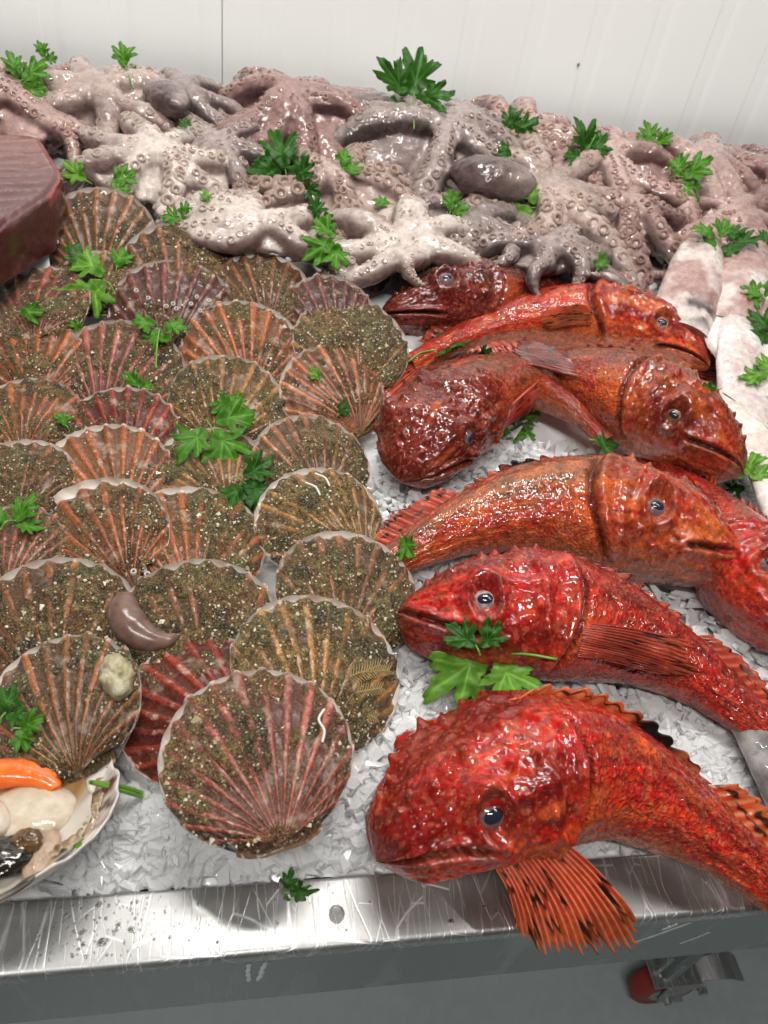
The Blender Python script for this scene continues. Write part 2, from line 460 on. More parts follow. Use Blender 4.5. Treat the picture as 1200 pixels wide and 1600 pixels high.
# ---- ice
def m_ice(name, glow):
    t = NT(name)
    n = t.noise(90, 4); n2 = t.noise(350, 2)
    c = t.ramp(n.outputs[0], [(0.3, (0.94, 0.95, 0.955)), (0.7, (0.99, 0.99, 0.99))]); t.base(c)
    t.set(IOR=1.31, Coat_Weight=0.8, Coat_Roughness=0.08)
    t.rough(t.ramp(n2.outputs[0], [(0.3, 0.15), (0.7, 0.4)])); t.normal(t.bump(n.outputs[0], 0.35, 0.002))
    if glow:
        tr = t.n('ShaderNodeBsdfTranslucent'); t.l(c, tr.inputs[0]); mx = t.n('ShaderNodeMixShader'); mx.inputs[0].default_value = glow
        out = t.t.nodes['Material Output']; t.l(t.b.outputs[0], mx.inputs[1]); t.l(tr.outputs[0], mx.inputs[2]); t.l(mx.outputs[0], out.inputs[0])
    return t.m
M_ICEBED = m_ice("packed_ice", 0.0); M_FLAKE = m_ice("ice_flake", 0.45)
for _m in ((265, 1300, .013, .028), (560, 1210, .010, .03), (480, 1340, .007, .02), (660, 1110, .010, .03), (1060, 1120, .012, .035), (640, 800, .010, .03)):
    _P = at(_m[0], _m[1], .01); MOUNDS.append((_P[0], _P[1], _m[2], _m[3]))
def build_ice():
    xs = np.linspace(XA+0.02, XB-0.02, 330); ys = np.concatenate([np.linspace(YI+0.0045, 0.5, 95), np.linspace(0.508, 1.29, 60)])
    X, Y = np.meshgrid(xs, ys, indexing='ij'); P = np.stack([X.ravel(), Y.ravel(), np.zeros(X.size)], -1)
    Z = bed(P[:, 0], P[:, 1])-0.016+mound(P[:, 0], P[:, 1])+0.008*fbm(P, 22, 3, 5)+0.004*np.abs(fbm(P, 70, 2, 9))
    Z -= 0.010*(1-sstep(YI+0.004, YI+0.03, P[:, 1]))
    P[:, 2] = Z
    me = mesh("packed_ice", P, gridF(len(xs), len(ys)), True, mat=M_ICEBED)
    o = link("packed_ice", me, None, "stuff"); o["label"] = "packed white ice bed filling the steel counter"; o["category"] = "ice"
    r_ = np.random.default_rng(11); mb = MB(); MBm = mb
    def flake(P, l, w_, h, yaw, tilt, roll):
        k = r_.integers(5, 8); a = np.sort(r_.uniform(0, 2*np.pi, k)); rr = r_.uniform(0.75, 1.05, k)
        top = np.stack([np.cos(a)*rr*l, np.sin(a)*rr*w_, np.full(k, h)], -1)*np.array([0.86, 0.86, 1])
        bot = np.stack([np.cos(a)*rr*l, np.sin(a)*rr*w_, np.full(k, -h)], -1); V = np.vstack([top, bot])
        V += r_.normal(0, h*0.25, V.shape)
        R = Matrix.Rotation(yaw, 3, 'Z') @ Matrix.Rotation(tilt, 3, 'Y') @ Matrix.Rotation(roll, 3, 'X')
        V = V @ np.array(R).T + P
        i = np.arange(1, k-1); z = np.zeros(k-2, int); j = np.arange(k); j1 = (j+1) % k
        mb.add(V, [np.stack([z, i, i+1], -1), np.stack([z+k, i+1+k, i+k], -1), np.stack([j, j+k, j1+k, j1], -1)])
    areas = [((170, 570), (1180, 1392), 2300, .0075), ((560, 820), (760, 1120), 1500, .006), ((560, 720), (1090, 1400), 900, .0065), ((980, 1180), (1060, 1240), 1300, .008),
             ((850, 1080), (1270, 1345), 420, .008), ((590, 830), (560, 760), 500, .006), ((100, 300), (1290, 1400), 900, .007), ((1120, 1200), (520, 800), 300, .008), ((0, 240), (1150, 1400), 300, .007), ((600, 1200), (700, 1250), 2600, .008)]
    for (xa, xb), (ya, yb), n, sz in areas:
        for _ in range(n):
            P = at(r_.uniform(xa, xb), r_.uniform(ya, yb), 0.0)
            P = at(*proj(P)[:2], bed(P[0], P[1])-0.01)
            if P[1] < YI+0.010: continue
            edge = sstep(YI, YI+0.05, P[1])
            P[2] = bed(P[0], P[1])-0.016+mound(P[0], P[1])*edge+0.006*edge+r_.uniform(-.002, .010)*edge
            l = sz*min(2.3, 0.45+r_.gamma(1.6, .5)); flake(P, l, l*r_.uniform(.3, .75), r_.uniform(.0007, .0026), r_.uniform(0, 6.3), r_.normal(0, .25), r_.normal(0, .25))
    for _ in range(2600):     # small rounded crumbs
        xa, xb, ya, yb = [(170, 570, 1180, 1392), (560, 760, 780, 1390), (980, 1180, 1060, 1240)][r_.integers(0, 3)]
        P = at(r_.uniform(xa, xb), r_.uniform(ya, yb), 0.0)
        if P[1] < YI+0.012: continue
        e_ = sstep(YI, YI+0.05, P[1]); P[2] = bed(P[0], P[1])-0.014+mound(P[0], P[1])*e_+r_.uniform(0, .009)*e_
        q = r_.gamma(2.0, .0011)+.0008; v = np.array([[1, 0, 0], [-1, 0, 0], [0, 1, 0], [0, -1, 0], [0, 0, 1], [0, 0, -1]])*q*r_.uniform(.6, 1.3, 3)+r_.normal(0, q*.2, (6, 3))
        mb.add(v+P, np.array([[0, 2, 4], [2, 1, 4], [1, 3, 4], [3, 0, 4], [2, 0, 5], [1, 2, 5], [3, 1, 5], [0, 3, 5]]))
    o = link("crushed_ice", mb.mesh("crushed_ice", M_FLAKE, False), None, "stuff"); o["label"] = "loose clear ice flakes scattered between shells and fish"; o["category"] = "ice"
build_ice()
# ================================================================== octopuses, squid, tuna
def sphere_pts(nu=10, nv=16):
    ph = np.linspace(0, np.pi, nu); th = np.linspace(0, 2*np.pi, nv, endpoint=False)
    return np.array([[np.sin(p)*np.cos(a), np.sin(p)*np.sin(a), np.cos(p)] for p in ph for a in th]), gridF(nu, nv, True)
def m_octo(name="octopus_skin", sss=0.0, patch=.32, speck=.5):
    t = NT(name); tone = t.tone(); n = t.noise(120, 4, .6); n2 = t.noise(520, 3); n3 = t.noise(45, 3)
    c = t.mixc(1.0, tone, t.ramp(n.outputs[0], [(.25, .70), (.5, 1.0), (.75, 1.22)]), 'MULTIPLY')
    c = t.mixc(t.ramp(n2.outputs[0], [(.55, 0.0), (.75, speck)]), c, (.16, .085, .065))
    c = t.mixc(t.ramp(n3.outputs[0], [(.52, 0.0), (.70, patch)]), c, (.15, .085, .08))
    t.base(c); t.rough(t.ramp(n.outputs[0], [(.3, .18), (.7, .34)]))
    t.set(Subsurface_Weight=sss, Subsurface_Scale=.006, Coat_Weight=1.0, Coat_Roughness=.03, Specular_IOR_Level=.15)
    t.b.inputs['Subsurface Radius'].default_value = (1, .55, .45)
    t.normal(t.bump(n2.outputs[0], .3, .001, t.bump(n.outputs[0], .5, .0022)))
    t.l(t.bump(t.noise(85, 1.3, .45).outputs[0], .8, .0042), t.b.inputs['Coat Normal'])
    return t.m
M_OCTO = m_octo(); M_SQUID = m_octo('squid_skin', patch=.10, speck=.15)
def sucker_mesh(name, rimc, cupc):
    prof = [(1.20, -.60), (1.04, -.1), (1.0, .20), (.89, .37), (.71, .39), (.51, .22), (.33, -.04), (.14, -.16)]
    n = 14; a = np.linspace(0, 2*np.pi, n, endpoint=False)
    V = np.array([[r*math.cos(x), r*math.sin(x), z] for r, z in prof for x in a]); V = np.vstack([V, [0, 0, -.06]])
    m = len(prof)*n; k = np.arange(n)
    F = [gridF(len(prof), n, True)[:, ::-1], np.stack([m-n+k, m-n+(k+1) % n, np.full(n, m)], -1)]
    rr = np.hypot(V[:, 0], V[:, 1]); col = mixc(np.array(cupc)*.8+np.array(rimc)*.2, np.array(rimc), sstep(.35, .75, rr))
    return V, F, col
TINT = {  # oral skin, outer skin (pushed apart for painted shading), sucker rim, sucker cup
 "cream": ((.46, .355, .315), (.125, .080, .074), (.45, .33, .27), (.17, .095, .075)),
 "white": ((.60, .52, .465), (.24, .165, .15), (.56, .45, .385), (.26, .165, .135)),
 "pink": ((.30, .175, .158), (.080, .040, .040), (.31, .185, .155), (.11, .055, .05)),
 "rose": ((.46, .305, .275), (.145, .075, .070), (.42, .265, .225), (.16, .08, .07)),
 "grey": ((.33, .265, .245), (.070, .050, .048), (.33, .25, .215), (.11, .07, .06)),
}
SUCK = {k: sucker_mesh(k, v[2], v[3]) for k, v in TINT.items()}
SUCK_ME = {k: mesh("sucker", *v[:2], True, v[2], None, M_OCTO) for k, v in SUCK.items()}
def remeshed(V, F, voxel, smooth=6):
    me = mesh("raw", V, F); o = link("raw", me)
    m = o.modifiers.new("r", 'REMESH'); m.mode = 'VOXEL'; m.voxel_size = voxel
    s = o.modifiers.new("s", 'SMOOTH'); s.factor = .5; s.iterations = smooth
    dg = bpy.context.evaluated_depsgraph_get(); ev = o.evaluated_get(dg)
    out = bpy.data.meshes.new_from_object(ev); bpy.data.objects.remove(o); bpy.data.meshes.remove(me)
    out.attributes.clear() if hasattr(out.attributes, 'clear_') else None
    return out
FRONT = np.array([hit(x, y, .03) for x, y in ((-100, 310), (60, 310), (240, 316), (350, 365), (470, 395), (600, 400), (760, 380), (880, 388), (1000, 430), (1100, 430), (1300, 430))])
def build_octopus(px, py, dz, Rpx, tilt, yaw, tint, label, seed, H=.26, armr=.118, spread=(-180, 180), narm=8, length=1.85, curl=1.0, mantle=None, big=1.0, squash=1.0):
    r_ = np.random.default_rng(seed)
    C0 = hit(px, py, .050+dz); R = px2m(Rpx, C0); Hh = H*R
    Rm = np.eye(3); yw = math.radians(yaw)
    z0 = float(bed(C0[0], C0[1]))
    dome = lambda q: -Hh*np.minimum(np.clip(q/R, 0, 3)**1.7, 1.35)
    heap = lambda X, Y: bed(C0[0]+X, C0[1]+Y)-z0
    wav = lambda X, Y: .11*R*fbm(np.stack([np.ravel(X)/R, np.ravel(Y)/R, np.full(np.size(X), seed*.7)], -1), 1.5, 2, seed).reshape(np.shape(X))
    th = thing("octopus", label, "octopus", C0, "octopuses heaped at the back of the counter")
    fx = FRONT[:, 0]-C0[0]; fyy = FRONT[:, 1]-C0[1]
    def keep(X, Y):      # arms pile up against the shells and fish in front instead of covering them
        lim = np.interp(X, fx, fyy); return np.where(Y < lim, lim+(Y-lim)*.42, Y)
    mb = MB(); arms = []
    al = np.radians(np.linspace(spread[0], spread[1], narm, endpoint=(spread[1]-spread[0] < 359)))+r_.normal(0, .16, narm)+yw
    n = 54; u = np.linspace(0, 1, n)
    for k in range(narm):
        Lk = R*length*r_.uniform(.85, 1.12); k1 = r_.normal(0, .9); k2 = r_.choice([-1, 1])*r_.uniform(.8, 3.6)*curl
        hd = al[k]+k1*u**1.4+k2*sstep(.45, 1, u)+.35*np.sin(u*6+r_.uniform(0, 6))
        st = Lk/(n-1); X = np.concatenate([[0], np.cumsum(np.cos(hd)[:-1]*st)]); Y = np.concatenate([[0], np.cumsum(np.sin(hd)[:-1]*st)])
        Y = keep(X, Y); q = np.hypot(X, Y)
        Z = dome(q)+heap(X, Y)+wav(X, Y)+.07*R*np.sin(u*8+k*1.7)*sstep(.35, .7, u)
        C = np.stack([X, Y, Z], -1); rad = armr*R*(.72+.55*np.sin(np.pi*np.clip(u*1.5, 0, 1))*(u < .67))*np.clip(1-u**1.6, .0, 1)+.0028
        rad = armr*R*np.interp(u, [0, .12, .35, .65, 1], [.65, .95, 1.0, .60, .12])+.0012
        V, F = tube(C, rad, 14); mb.add(V, F); arms.append((C, rad))
    # web: sheet between the arms, sagging between them
    na, nr_ = 96, 14; a = np.linspace(-np.pi, np.pi, na, endpoint=False); rr = np.linspace(0.02, 1, nr_)
    da = np.min(np.abs((a[:, None]-al[None, :]+np.pi) % (2*np.pi)-np.pi), axis=1); gap = np.clip(da/(np.pi/narm), 0, 1.3)
    Rw = R*(.78-.26*gap**1.3)
    Q = rr[None, :]*Rw[:, None]; WX = Q*np.cos(a)[:, None]; WY_ = keep(WX, Q*np.sin(a)[:, None]); Q = np.hypot(WX, WY_)
    top = np.stack([WX, WY_, dome(Q)+heap(WX, WY_)+wav(WX, WY_)-.03*R-.15*R*(gap[:, None]*rr[None, :])**1.3], -1)
    bot = top.copy(); bot[..., 2] -= .075*R
    W = np.concatenate([top, bot[:, ::-1]], axis=1); nw = W.shape[1]; W = W.reshape(-1, 3)
    mb.add(W, gridF(na, nw)[:, :]); i = np.arange(nw-1)
    mb.add(W[np.concatenate([np.arange(nw)+(na-1)*nw, np.arange(nw)])], gridF(2, nw))
    if mantle:
        (mx, my, mz), (ra, rb, rc), myaw = mantle
        Q2, F2 = sphere_pts(16, 24); Q2 = Q2*np.array([ra, rb, rc])*R
        ca, sa = math.cos(math.radians(myaw)), math.sin(math.radians(myaw)); Q2 = Q2 @ np.array([[ca, -sa, 0], [sa, ca, 0], [0, 0, 1]]).T
        mb.add(Q2+np.array([mx, my, mz])*R, F2)
    V = np.concatenate(mb.V); F = [np.concatenate(mb.F4)]+([np.concatenate(mb.F3)] if mb.F3 else [])
    me = remeshed(V, F, .0034, 5); P = coords(me); N = normals(me)
    # colour: oral side pale, flanks and outside darker, deepened further as painted shade
    CA = np.concatenate([c for c, _ in arms]); RA = np.concatenate([q for _, q in arms]); UA = np.concatenate([u for _ in arms])
    near = np.empty(len(P), int)
    for s in range(0, len(P), 8000):
        d = ((P[s:s+8000, None]-CA[None])**2).sum(-1)-RA[None]**2; near[s:s+8000] = d.argmin(1)
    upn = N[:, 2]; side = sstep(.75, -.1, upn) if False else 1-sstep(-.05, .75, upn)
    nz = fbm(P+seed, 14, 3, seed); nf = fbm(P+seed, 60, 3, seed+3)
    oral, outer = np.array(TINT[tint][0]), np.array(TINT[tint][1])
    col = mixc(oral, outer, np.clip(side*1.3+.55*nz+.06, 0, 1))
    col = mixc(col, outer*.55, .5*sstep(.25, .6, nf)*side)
    col = mixc(col, np.array([.60, .48, .42]), .30*sstep(.15, .55, fbm(P+seed, 9, 2, seed+8)))
    if mantle:
        mc = np.array(mantle[0])*R; dd = np.linalg.norm((P-mc)/(np.array(mantle[1])*R), axis=1)
        col = mixc(col, np.array([.100, .066, .062])*(1+.9*nz[:, None]+.5*nf[:, None]), (1-sstep(.95, 1.2, dd)))
    P2 = P+N*((.0020*nz+.0014*nf+.0022*np.clip(fbm(P+seed, 42, 2, seed+12), -.2, 1)+.0008*fbm(P, 150, 2, seed+5))[:, None])
    P2 = P2 @ Rm.T
    # nothing sinks below the tray
    me.vertices.foreach_set("co", P2.astype(np.float32).ravel()); me.update()
    for a_ in [a_.name for a_ in me.attributes if a_.name in ("tone",)]: me.attributes.remove(me.attributes[a_])
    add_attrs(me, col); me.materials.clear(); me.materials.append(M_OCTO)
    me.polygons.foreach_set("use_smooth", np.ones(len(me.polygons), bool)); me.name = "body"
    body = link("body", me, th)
    # suckers: two rows along each arm
    SV, SF, SC_ = SUCK[tint]; small = MB(); Rm4 = Matrix(Rm.tolist())
    for C, rad in arms:
        T, A, B = frames(C); seglen = np.concatenate([[0], np.cumsum(np.linalg.norm(np.diff(C, axis=0), axis=1))])
        s = R*.13; j = 0
        while s < seglen[-1]*.97:
            f = np.interp(s, seglen, np.arange(n)); i0 = int(f); i1 = min(i0+1, n-1); w1 = f-i0
            c, t_, a_, b_, r = [lerp(q[i0], q[i1], w1) for q in (C, T, A, B, rad)]
            g = np.interp(s/seglen[-1], [0, .12, .35, .7, 1], [.12, .20, .35, .39, .30])
            rs = max(.0013, r*g*big*r_.uniform(.82, 1.18)); sd = 1 if j % 2 else -1
            nrm = unit(b_*.86+a_*sd*.5+r_.normal(0, .10, 3)); pos = c+nrm*(r*.94)
            x_ = unit(np.cross(nrm, t_)); y_ = np.cross(nrm, x_)
            Mr = np.stack([x_*r_.uniform(.88, 1.1), y_, nrm*r_.uniform(.75, 1.1)], 1)*rs
            pw = pos @ Rm.T; MW = Rm @ Mr
            if rs*2*F_PX/depth(C0) > 13 and (nrm @ Rm.T)[1] < .75:
                o = link("sucker", SUCK_ME[tint], th); m4 = Matrix.Identity(4)
                for ii in range(3):
                    for jj in range(3): m4[ii][jj] = MW[ii, jj]
                    m4[ii][3] = pw[ii]
                o.matrix_local = m4
            else:
                small.add(SV @ MW.T + pw, SF, SC_)
            s += rs*1.12+.0006; j += 1
    if small.n: link("small_suckers", small.mesh("small_suckers", M_OCTO), th, "stuff")
    return th
OCTO = [
 # px, py, lift, radius px, -, turn, tint, label
 (150, 122, .012, 160, 0, 10, "cream", "pale cream octopus with arms draped down beside the tuna, top left of the heap", 101, dict(curl=.5, H=.42)),
 (-15, 135, .006, 150, 0, 40, "rose", "pinkish octopus cut by the left edge above the tuna", 103, dict()),
 (455, 150, .012, 165, 0, 20, "pink", "pinkish-brown octopus with a star of ridged arms, against the white wall", 105, dict(curl=.5, H=.42)),
 (285, 150, .000, 110, 0, 0, "grey", "dark grey octopus wedged between the cream and the pinkish-brown one", 107, dict(mantle=((-.2, -.25, .02), (.28, .50, .20), 25))),
 (255, 245, .004, 150, 0, 60, "white", "white octopus with a large open sucker, just above the tallest scallop", 109, dict(big=1.35, curl=1.2)),
 (395, 345, .006, 150, 0, 15, "white", "lumpy white octopus right behind the dark scallop with orange ribs", 111, dict(big=1.0, armr=.125, curl=1.4)),
 (525, 280, .002, 140, 0, 70, "cream", "small cream octopus with dense beady suckers behind the double parsley leaf", 113, dict(big=1.7, curl=1.6)),
 (695, 190, .022, 195, 0, -10, "grey", "large grey-pink octopus in the middle of the heap with a dark mantle", 115, dict(curl=.5, H=.45, mantle=((.30, -.62, -.20), (.34, .19, .17), -15))),
 (570, 160, -.004, 120, 0, 0, "pink", "dark octopus showing only sucker tips between the pinkish-brown and the large grey one", 117, dict(mantle=((.1, -.3, -.05), (.5, .30, .25), 0))),
 (640, 360, .012, 160, 0, 5, "white", "smooth white octopus lying behind the dark maroon fish", 119, dict(big=.7, curl=1.1, armr=.13, H=.4)),
 (815, 190, .004, 140, 0, 30, "rose", "small pinkish octopus at the top edge, right of the tallest parsley sprig", 121, dict(big=1.3)),
 (850, 285, .010, 175, 0, -35, "cream", "cream octopus with long straight arms pointing down to the right", 123, dict(curl=.3, big=1.2, length=1.9)),
 (860, 385, .002, 150, 0, -20, "grey", "grey octopus with arms behind the back of the bright red fish", 125, dict(curl=.5, length=1.9)),
 (950, 235, .008, 160, 0, 15, "rose", "rosy octopus with fan-like arms below the fleck on the wall", 127, dict(curl=.4)),
 (985, 325, .000, 130, 0, 50, "pink", "purplish octopus with clustered suckers above the squid", 129, dict(big=1.5, curl=1.5)),
 (1095, 245, .012, 175, 0, -15, "rose", "rosy octopus with dotted arm ridges at the top right", 131, dict(curl=.4, H=.4)),
 (1215, 280, .006, 150, 0, 40, "pink", "pinkish octopus cut by the right edge", 133, dict()),
 (745, 345, -.004, 140, 0, 25, "grey", "grey octopus low in the heap under the large grey-pink one", 135, dict(big=1.3, curl=1.3)),
 (345, 225, -.004, 125, 0, 35, "grey", "small octopus in the gap below the dark grey one", 137, dict(big=1.4, curl=1.4)),
 (1150, 345, -.006, 130, 0, 5, "rose", "rosy octopus arms behind the two tip-up squid", 139, dict(curl=1.0)),
]
for (px, py, dz, Rp, tl, yw, ti, lb, sd, kw) in OCTO:
    build_octopus(px, py, dz, Rp, tl, yw, ti, lb, sd, **kw)

# ---- squid / cuttlefish mantles on the right
def build_squid(tail, head, wpx, cols, label, seed, fins=True, roll=0.0, flat=.62, ink=False):
    T0, H0 = np.array([at(*tail), at(*head)])
    r_ = np.random.default_rng(seed); L = np.linalg.norm(H0-T0); W = px2m(wpx, (T0+H0)/2)/2
    n, m = 90, 56; u = np.linspace(0, 1, n); C = T0+(H0-T0)*u[:, None]; C[:, 2] += .012*np.sin(np.pi*u)
    T, A, B = frames(C)
    if roll: ca, sa = math.cos(roll), math.sin(roll); A, B = A*ca+B*sa, -A*sa+B*ca
    prof = W*np.interp(u, [0, .05, .2, .45, .7, .9, 1], [.01, .10, .38, .74, .96, 1.0, .93])
    k = np.hanning(9); k /= k.sum(); prof = np.convolve(np.pad(prof, 4, mode='edge'), k, 'valid')
    a = np.linspace(0, 2*np.pi, m, endpoint=False)
    V = C[:, None]+prof[:, None, None]*(np.cos(a)[None, :, None]*A[:, None]+flat*np.sin(a)[None, :, None]*B[:, None])
    V = V.reshape(-1, 3); uu = np.repeat(u, m); aa = np.tile(a, n)
    V += unit(V-np.repeat(C, m, 0))*(W*.05*fbm(V, 24, 3, seed))[:, None]
    nz = fbm(V, 22, 3, seed+1); nf = fbm(V, 90, 3, seed+2); c0, c1, c2 = [np.array(c) for c in cols]
    col = mixc(c0, c1, sstep(-.2, .5, nz+.4*np.sin(aa))); col = mixc(col, c2, sstep(.15, .55, nf+.3*nz)*.5)
    if ink: col = mixc(col, np.array([.012, .012, .014]), sstep(.10, .35, fbm(V, 40, 3, seed+6)+.15)*gauss(uu-.90, .05)*sstep(.2, .8, np.sin(aa)))
    root = (T0+H0)/2; root[2] = bed(root[0], root[1])
    th = thing("squid", label, "squid", root, "squid at the right side of the counter")
    e = len(V); V = np.vstack([V, C[0], C[-1]]); col = np.vstack([col, col[0], col[-1]]); kk = np.arange(m); k1 = (kk+1) % m
    F = [gridF(n, m, True)[:, ::-1], np.stack([np.full(m, e), k1, kk], -1)[:, ::-1], np.stack([np.full(m, e+1), e-m+kk, e-m+k1], -1)[:, ::-1]]
    link("mantle", mesh("mantle", V-root, F, True, col, None, M_SQUID), th)
    if fins:
        for s in (-1, 1):
            nu, nv = 40, 14; q = np.linspace(0, 1, nu); iu = (q*.62*(n-1)).astype(int)
            bw = prof[iu]; ext = W*.75*np.sin(np.pi*np.clip(q, 0, 1))**.8
            v = np.linspace(0, 1, nv)
            P = C[iu][:, None]+s*A[iu][:, None]*(bw[:, None]*.9+ext[:, None]*v[None])[..., None]-B[iu][:, None]*(.15*bw[:, None]+.25*W*v[None]**2*.6)[..., None]
            P = P.reshape(-1, 3); P[:, 2] += .0022*fbm(P, 40, 2, seed+9); nn = np.repeat(B[iu], nv, 0); th_ = .0022*(1-.8*np.tile(v, nu))[:, None]
            VV = np.vstack([P+nn*th_, P-nn*th_]); g = gridF(nu, nv); cf = mixc(c0, c1, .5+.6*fbm(P, 30, 2, seed+4))
            bd = np.arange(nv-1, nu*nv, nv); ed = np.stack([bd[:-1], bd[1:], bd[1:]+len(P), bd[:-1]+len(P)], -1)
            link("fin", mesh("fin", VV-root, [g, g[:, ::-1]+len(P), ed], True, np.vstack([cf, cf]), None, M_SQUID), th)
    return th
SQW = ((.80, .76, .73), (.70, .60, .57), (.48, .32, .31)); SQP = ((.70, .61, .57), (.44, .28, .25), (.27, .11, .11)); SQC = ((.80, .74, .68), (.72, .63, .56), (.58, .46, .39)); SQG = ((.40, .38, .37), (.22, .20, .19), (.07, .06, .06))
SQ = [
 ((1175, 560, .070), (1150, 700, .040), 84, SQW, "white squid under the bright parsley leaf at the right edge", dict(seed=14, fins=False, flat=.45)),
 ((1112, 325, .155), (1060, 520, .085), 92, SQP, "pink-blotched squid standing tip up beside the grey octopus, with an ink stain", dict(seed=3, fins=False, ink=True, flat=.45)),
 ((1185, 330, .145), (1130, 520, .085), 95, SQP, "beige squid partly under a parsley sprig, right of the pink-blotched squid", dict(seed=5, fins=False)),
 ((1238, 380, .12), (1195, 540, .08), 100, SQP, "beige squid at the right edge behind the parsley bunch", dict(seed=6, fins=False)),
 ((1135, 455, .115), (1165, 650, .050), 86, SQW, "pale squid with a sharp pointed tip, right of the bright red fish's head", dict(seed=7, fins=True, flat=.36)),
 ((1222, 470, .10), (1200, 640, .055), 90, SQW, "pale squid at the right edge under two parsley sprigs", dict(seed=8, fins=False)),
 ((1128, 615, .070), (1218, 780, .036), 80, SQC, "smooth ivory squid pointing up to the left beside the rusty fish's mouth", dict(seed=9, fins=True, flat=.36)),
 ((1165, 720, .045), (1260, 900, .030), 88, SQC, "ivory squid at the right edge behind the brown-mottled fish's mouth", dict(seed=10, fins=False, flat=.5)),
 ((1118, 1100, .022), (1240, 1250, .018), 95, SQG, "grey squid on the ice between the crimson fish and the front fish", dict(seed=11, fins=False, flat=.6)),
]
for t_, h_, w_, c_, l_, kw in SQ: build_squid(t_, h_, w_, c_, l_, **kw)

# ---- tuna block
def build_tuna():
    zt, zb = .165, .100
    # top face corners by pixel, then walls down
    top = [at(-120, 205, zt), at(58, 205, zt+.004), at(97, 268, zt), at(75, 300, zt-.004), at(0, 352, zt-.010), at(-140, 420, zt-.02)]
    root = np.mean(top, 0); root[2] = .05
    th = thing("tuna_block", "dark red block of tuna with banded grain at the left edge", "tuna", root)
    top = np.array(top); n = 120
    ring = np.vstack([top, top[:1]]); d = np.concatenate([[0], np.cumsum(np.linalg.norm(np.diff(ring, axis=0), axis=1))])
    s = np.linspace(0, d[-1], n, endpoint=False); R0 = np.stack([np.interp(s, d, ring[:, i]) for i in range(3)], -1)
    k = np.hanning(9)[1:-1]; k /= k.sum(); R0 = np.stack([np.convolve(np.pad(R0[:, i], 3, mode='wrap'), k, 'valid') for i in range(3)], -1)
    c = R0.mean(0); rows = []; cols = []
    nt_ = 46
    for q in np.linspace(0, 1, nt_): p = c+(R0-c)*q; p[:, 2] -= .006*sstep(.90, 1.0, q); rows.append(p)
    nsd = 22
    for q in np.linspace(.06, 1, nsd):
        p = R0.copy(); p = c+(p-c)*(1.0+.012*math.sin(q*3)); p[:, 2] = lerp(R0[:, 2]-.006, zb, q); p[:, 1] -= .004*q; rows.append(p)
    V = np.concatenate(rows); nr_ = len(rows); istop = np.repeat(np.arange(nr_) < nt_, n)
    x, y = V[:, 0]-c[0], V[:, 1]-c[1]
    w = y+.5*(x+.06)**2*-2.5+.006*fbm(V, 16, 2, 3); band = np.sin(w*330+.8*fbm(V, 30, 2, 5)); g = .5*fbm(np.stack([x*30, w*260, V[:, 2]*60], -1), 1, 3, 7)
    V[:, 2] += istop*(.0004*band+.0008*g+.0015*fbm(V, 40, 2, 9)*1); V[:, 0] += (~istop)*.0022*fbm(V, 40, 3, 4); V[:, 1] += (~istop)*.0022*fbm(V, 45, 3, 6)
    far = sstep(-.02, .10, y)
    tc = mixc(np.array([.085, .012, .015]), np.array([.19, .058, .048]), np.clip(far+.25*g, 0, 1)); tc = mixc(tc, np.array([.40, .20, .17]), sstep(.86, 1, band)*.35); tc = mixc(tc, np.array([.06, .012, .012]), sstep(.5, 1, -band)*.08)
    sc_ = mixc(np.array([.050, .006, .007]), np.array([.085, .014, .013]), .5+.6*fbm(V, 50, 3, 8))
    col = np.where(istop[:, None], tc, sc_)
    # red rind along the right far edge
    edge = (np.repeat(np.arange(nr_), n) > nt_-3) & (np.repeat(np.arange(nr_), n) < nt_+3)
    xr = (V[:, 0] > top[1][0]-.03) & (V[:, 1] > top[3][1]); col = np.where((edge & xr)[:, None], mixc(col, np.array([.40, .05, .045]), np.full(len(V), .55)), col)
    t = NT("tuna_flesh"); nn = t.noise(260, 4); t.base(t.mixc(1.0, t.tone(), t.ramp(nn.outputs[0], [(.25, .7), (.75, 1.3)]), 'MULTIPLY')); t.rough(.35); t.set(Coat_Weight=.8, Coat_Roughness=.12); t.normal(t.bump(nn.outputs[0], .4, .0014))
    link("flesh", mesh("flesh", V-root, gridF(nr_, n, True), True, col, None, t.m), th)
    # white sheet showing below the block
    g0 = [at(30, 428, .075), at(72, 365, .105), at(80, 430, .085), at(66, 452, .075)]
    xs, ys = 16, 16; P = []
    for i in range(xs):
        for j in range(ys):
            u, v = i/(xs-1), j/(ys-1); P.append((1-u)*(1-v)*g0[0]+(1-u)*v*g0[1]+u*v*g0[2]+u*(1-v)*g0[3])
    P = np.array(P); P[:, 2] += .004*fbm(P, 40, 2, 4); P2 = P-np.array([0, 0, .0006])
    r2 = P.mean(0); sh = mesh("paper_sheet", np.vstack([P, P2])-r2, [gridF(xs, ys), gridF(xs, ys)[:, ::-1]+len(P)], True, mat=plain("white_sheet", (.74, .76, .78), .35))
    o = link("paper_sheet", sh); o.location = r2; o["label"] = "corner of white sheet between the tuna and the scallops"; o["category"] = "sheet"
build_tuna()
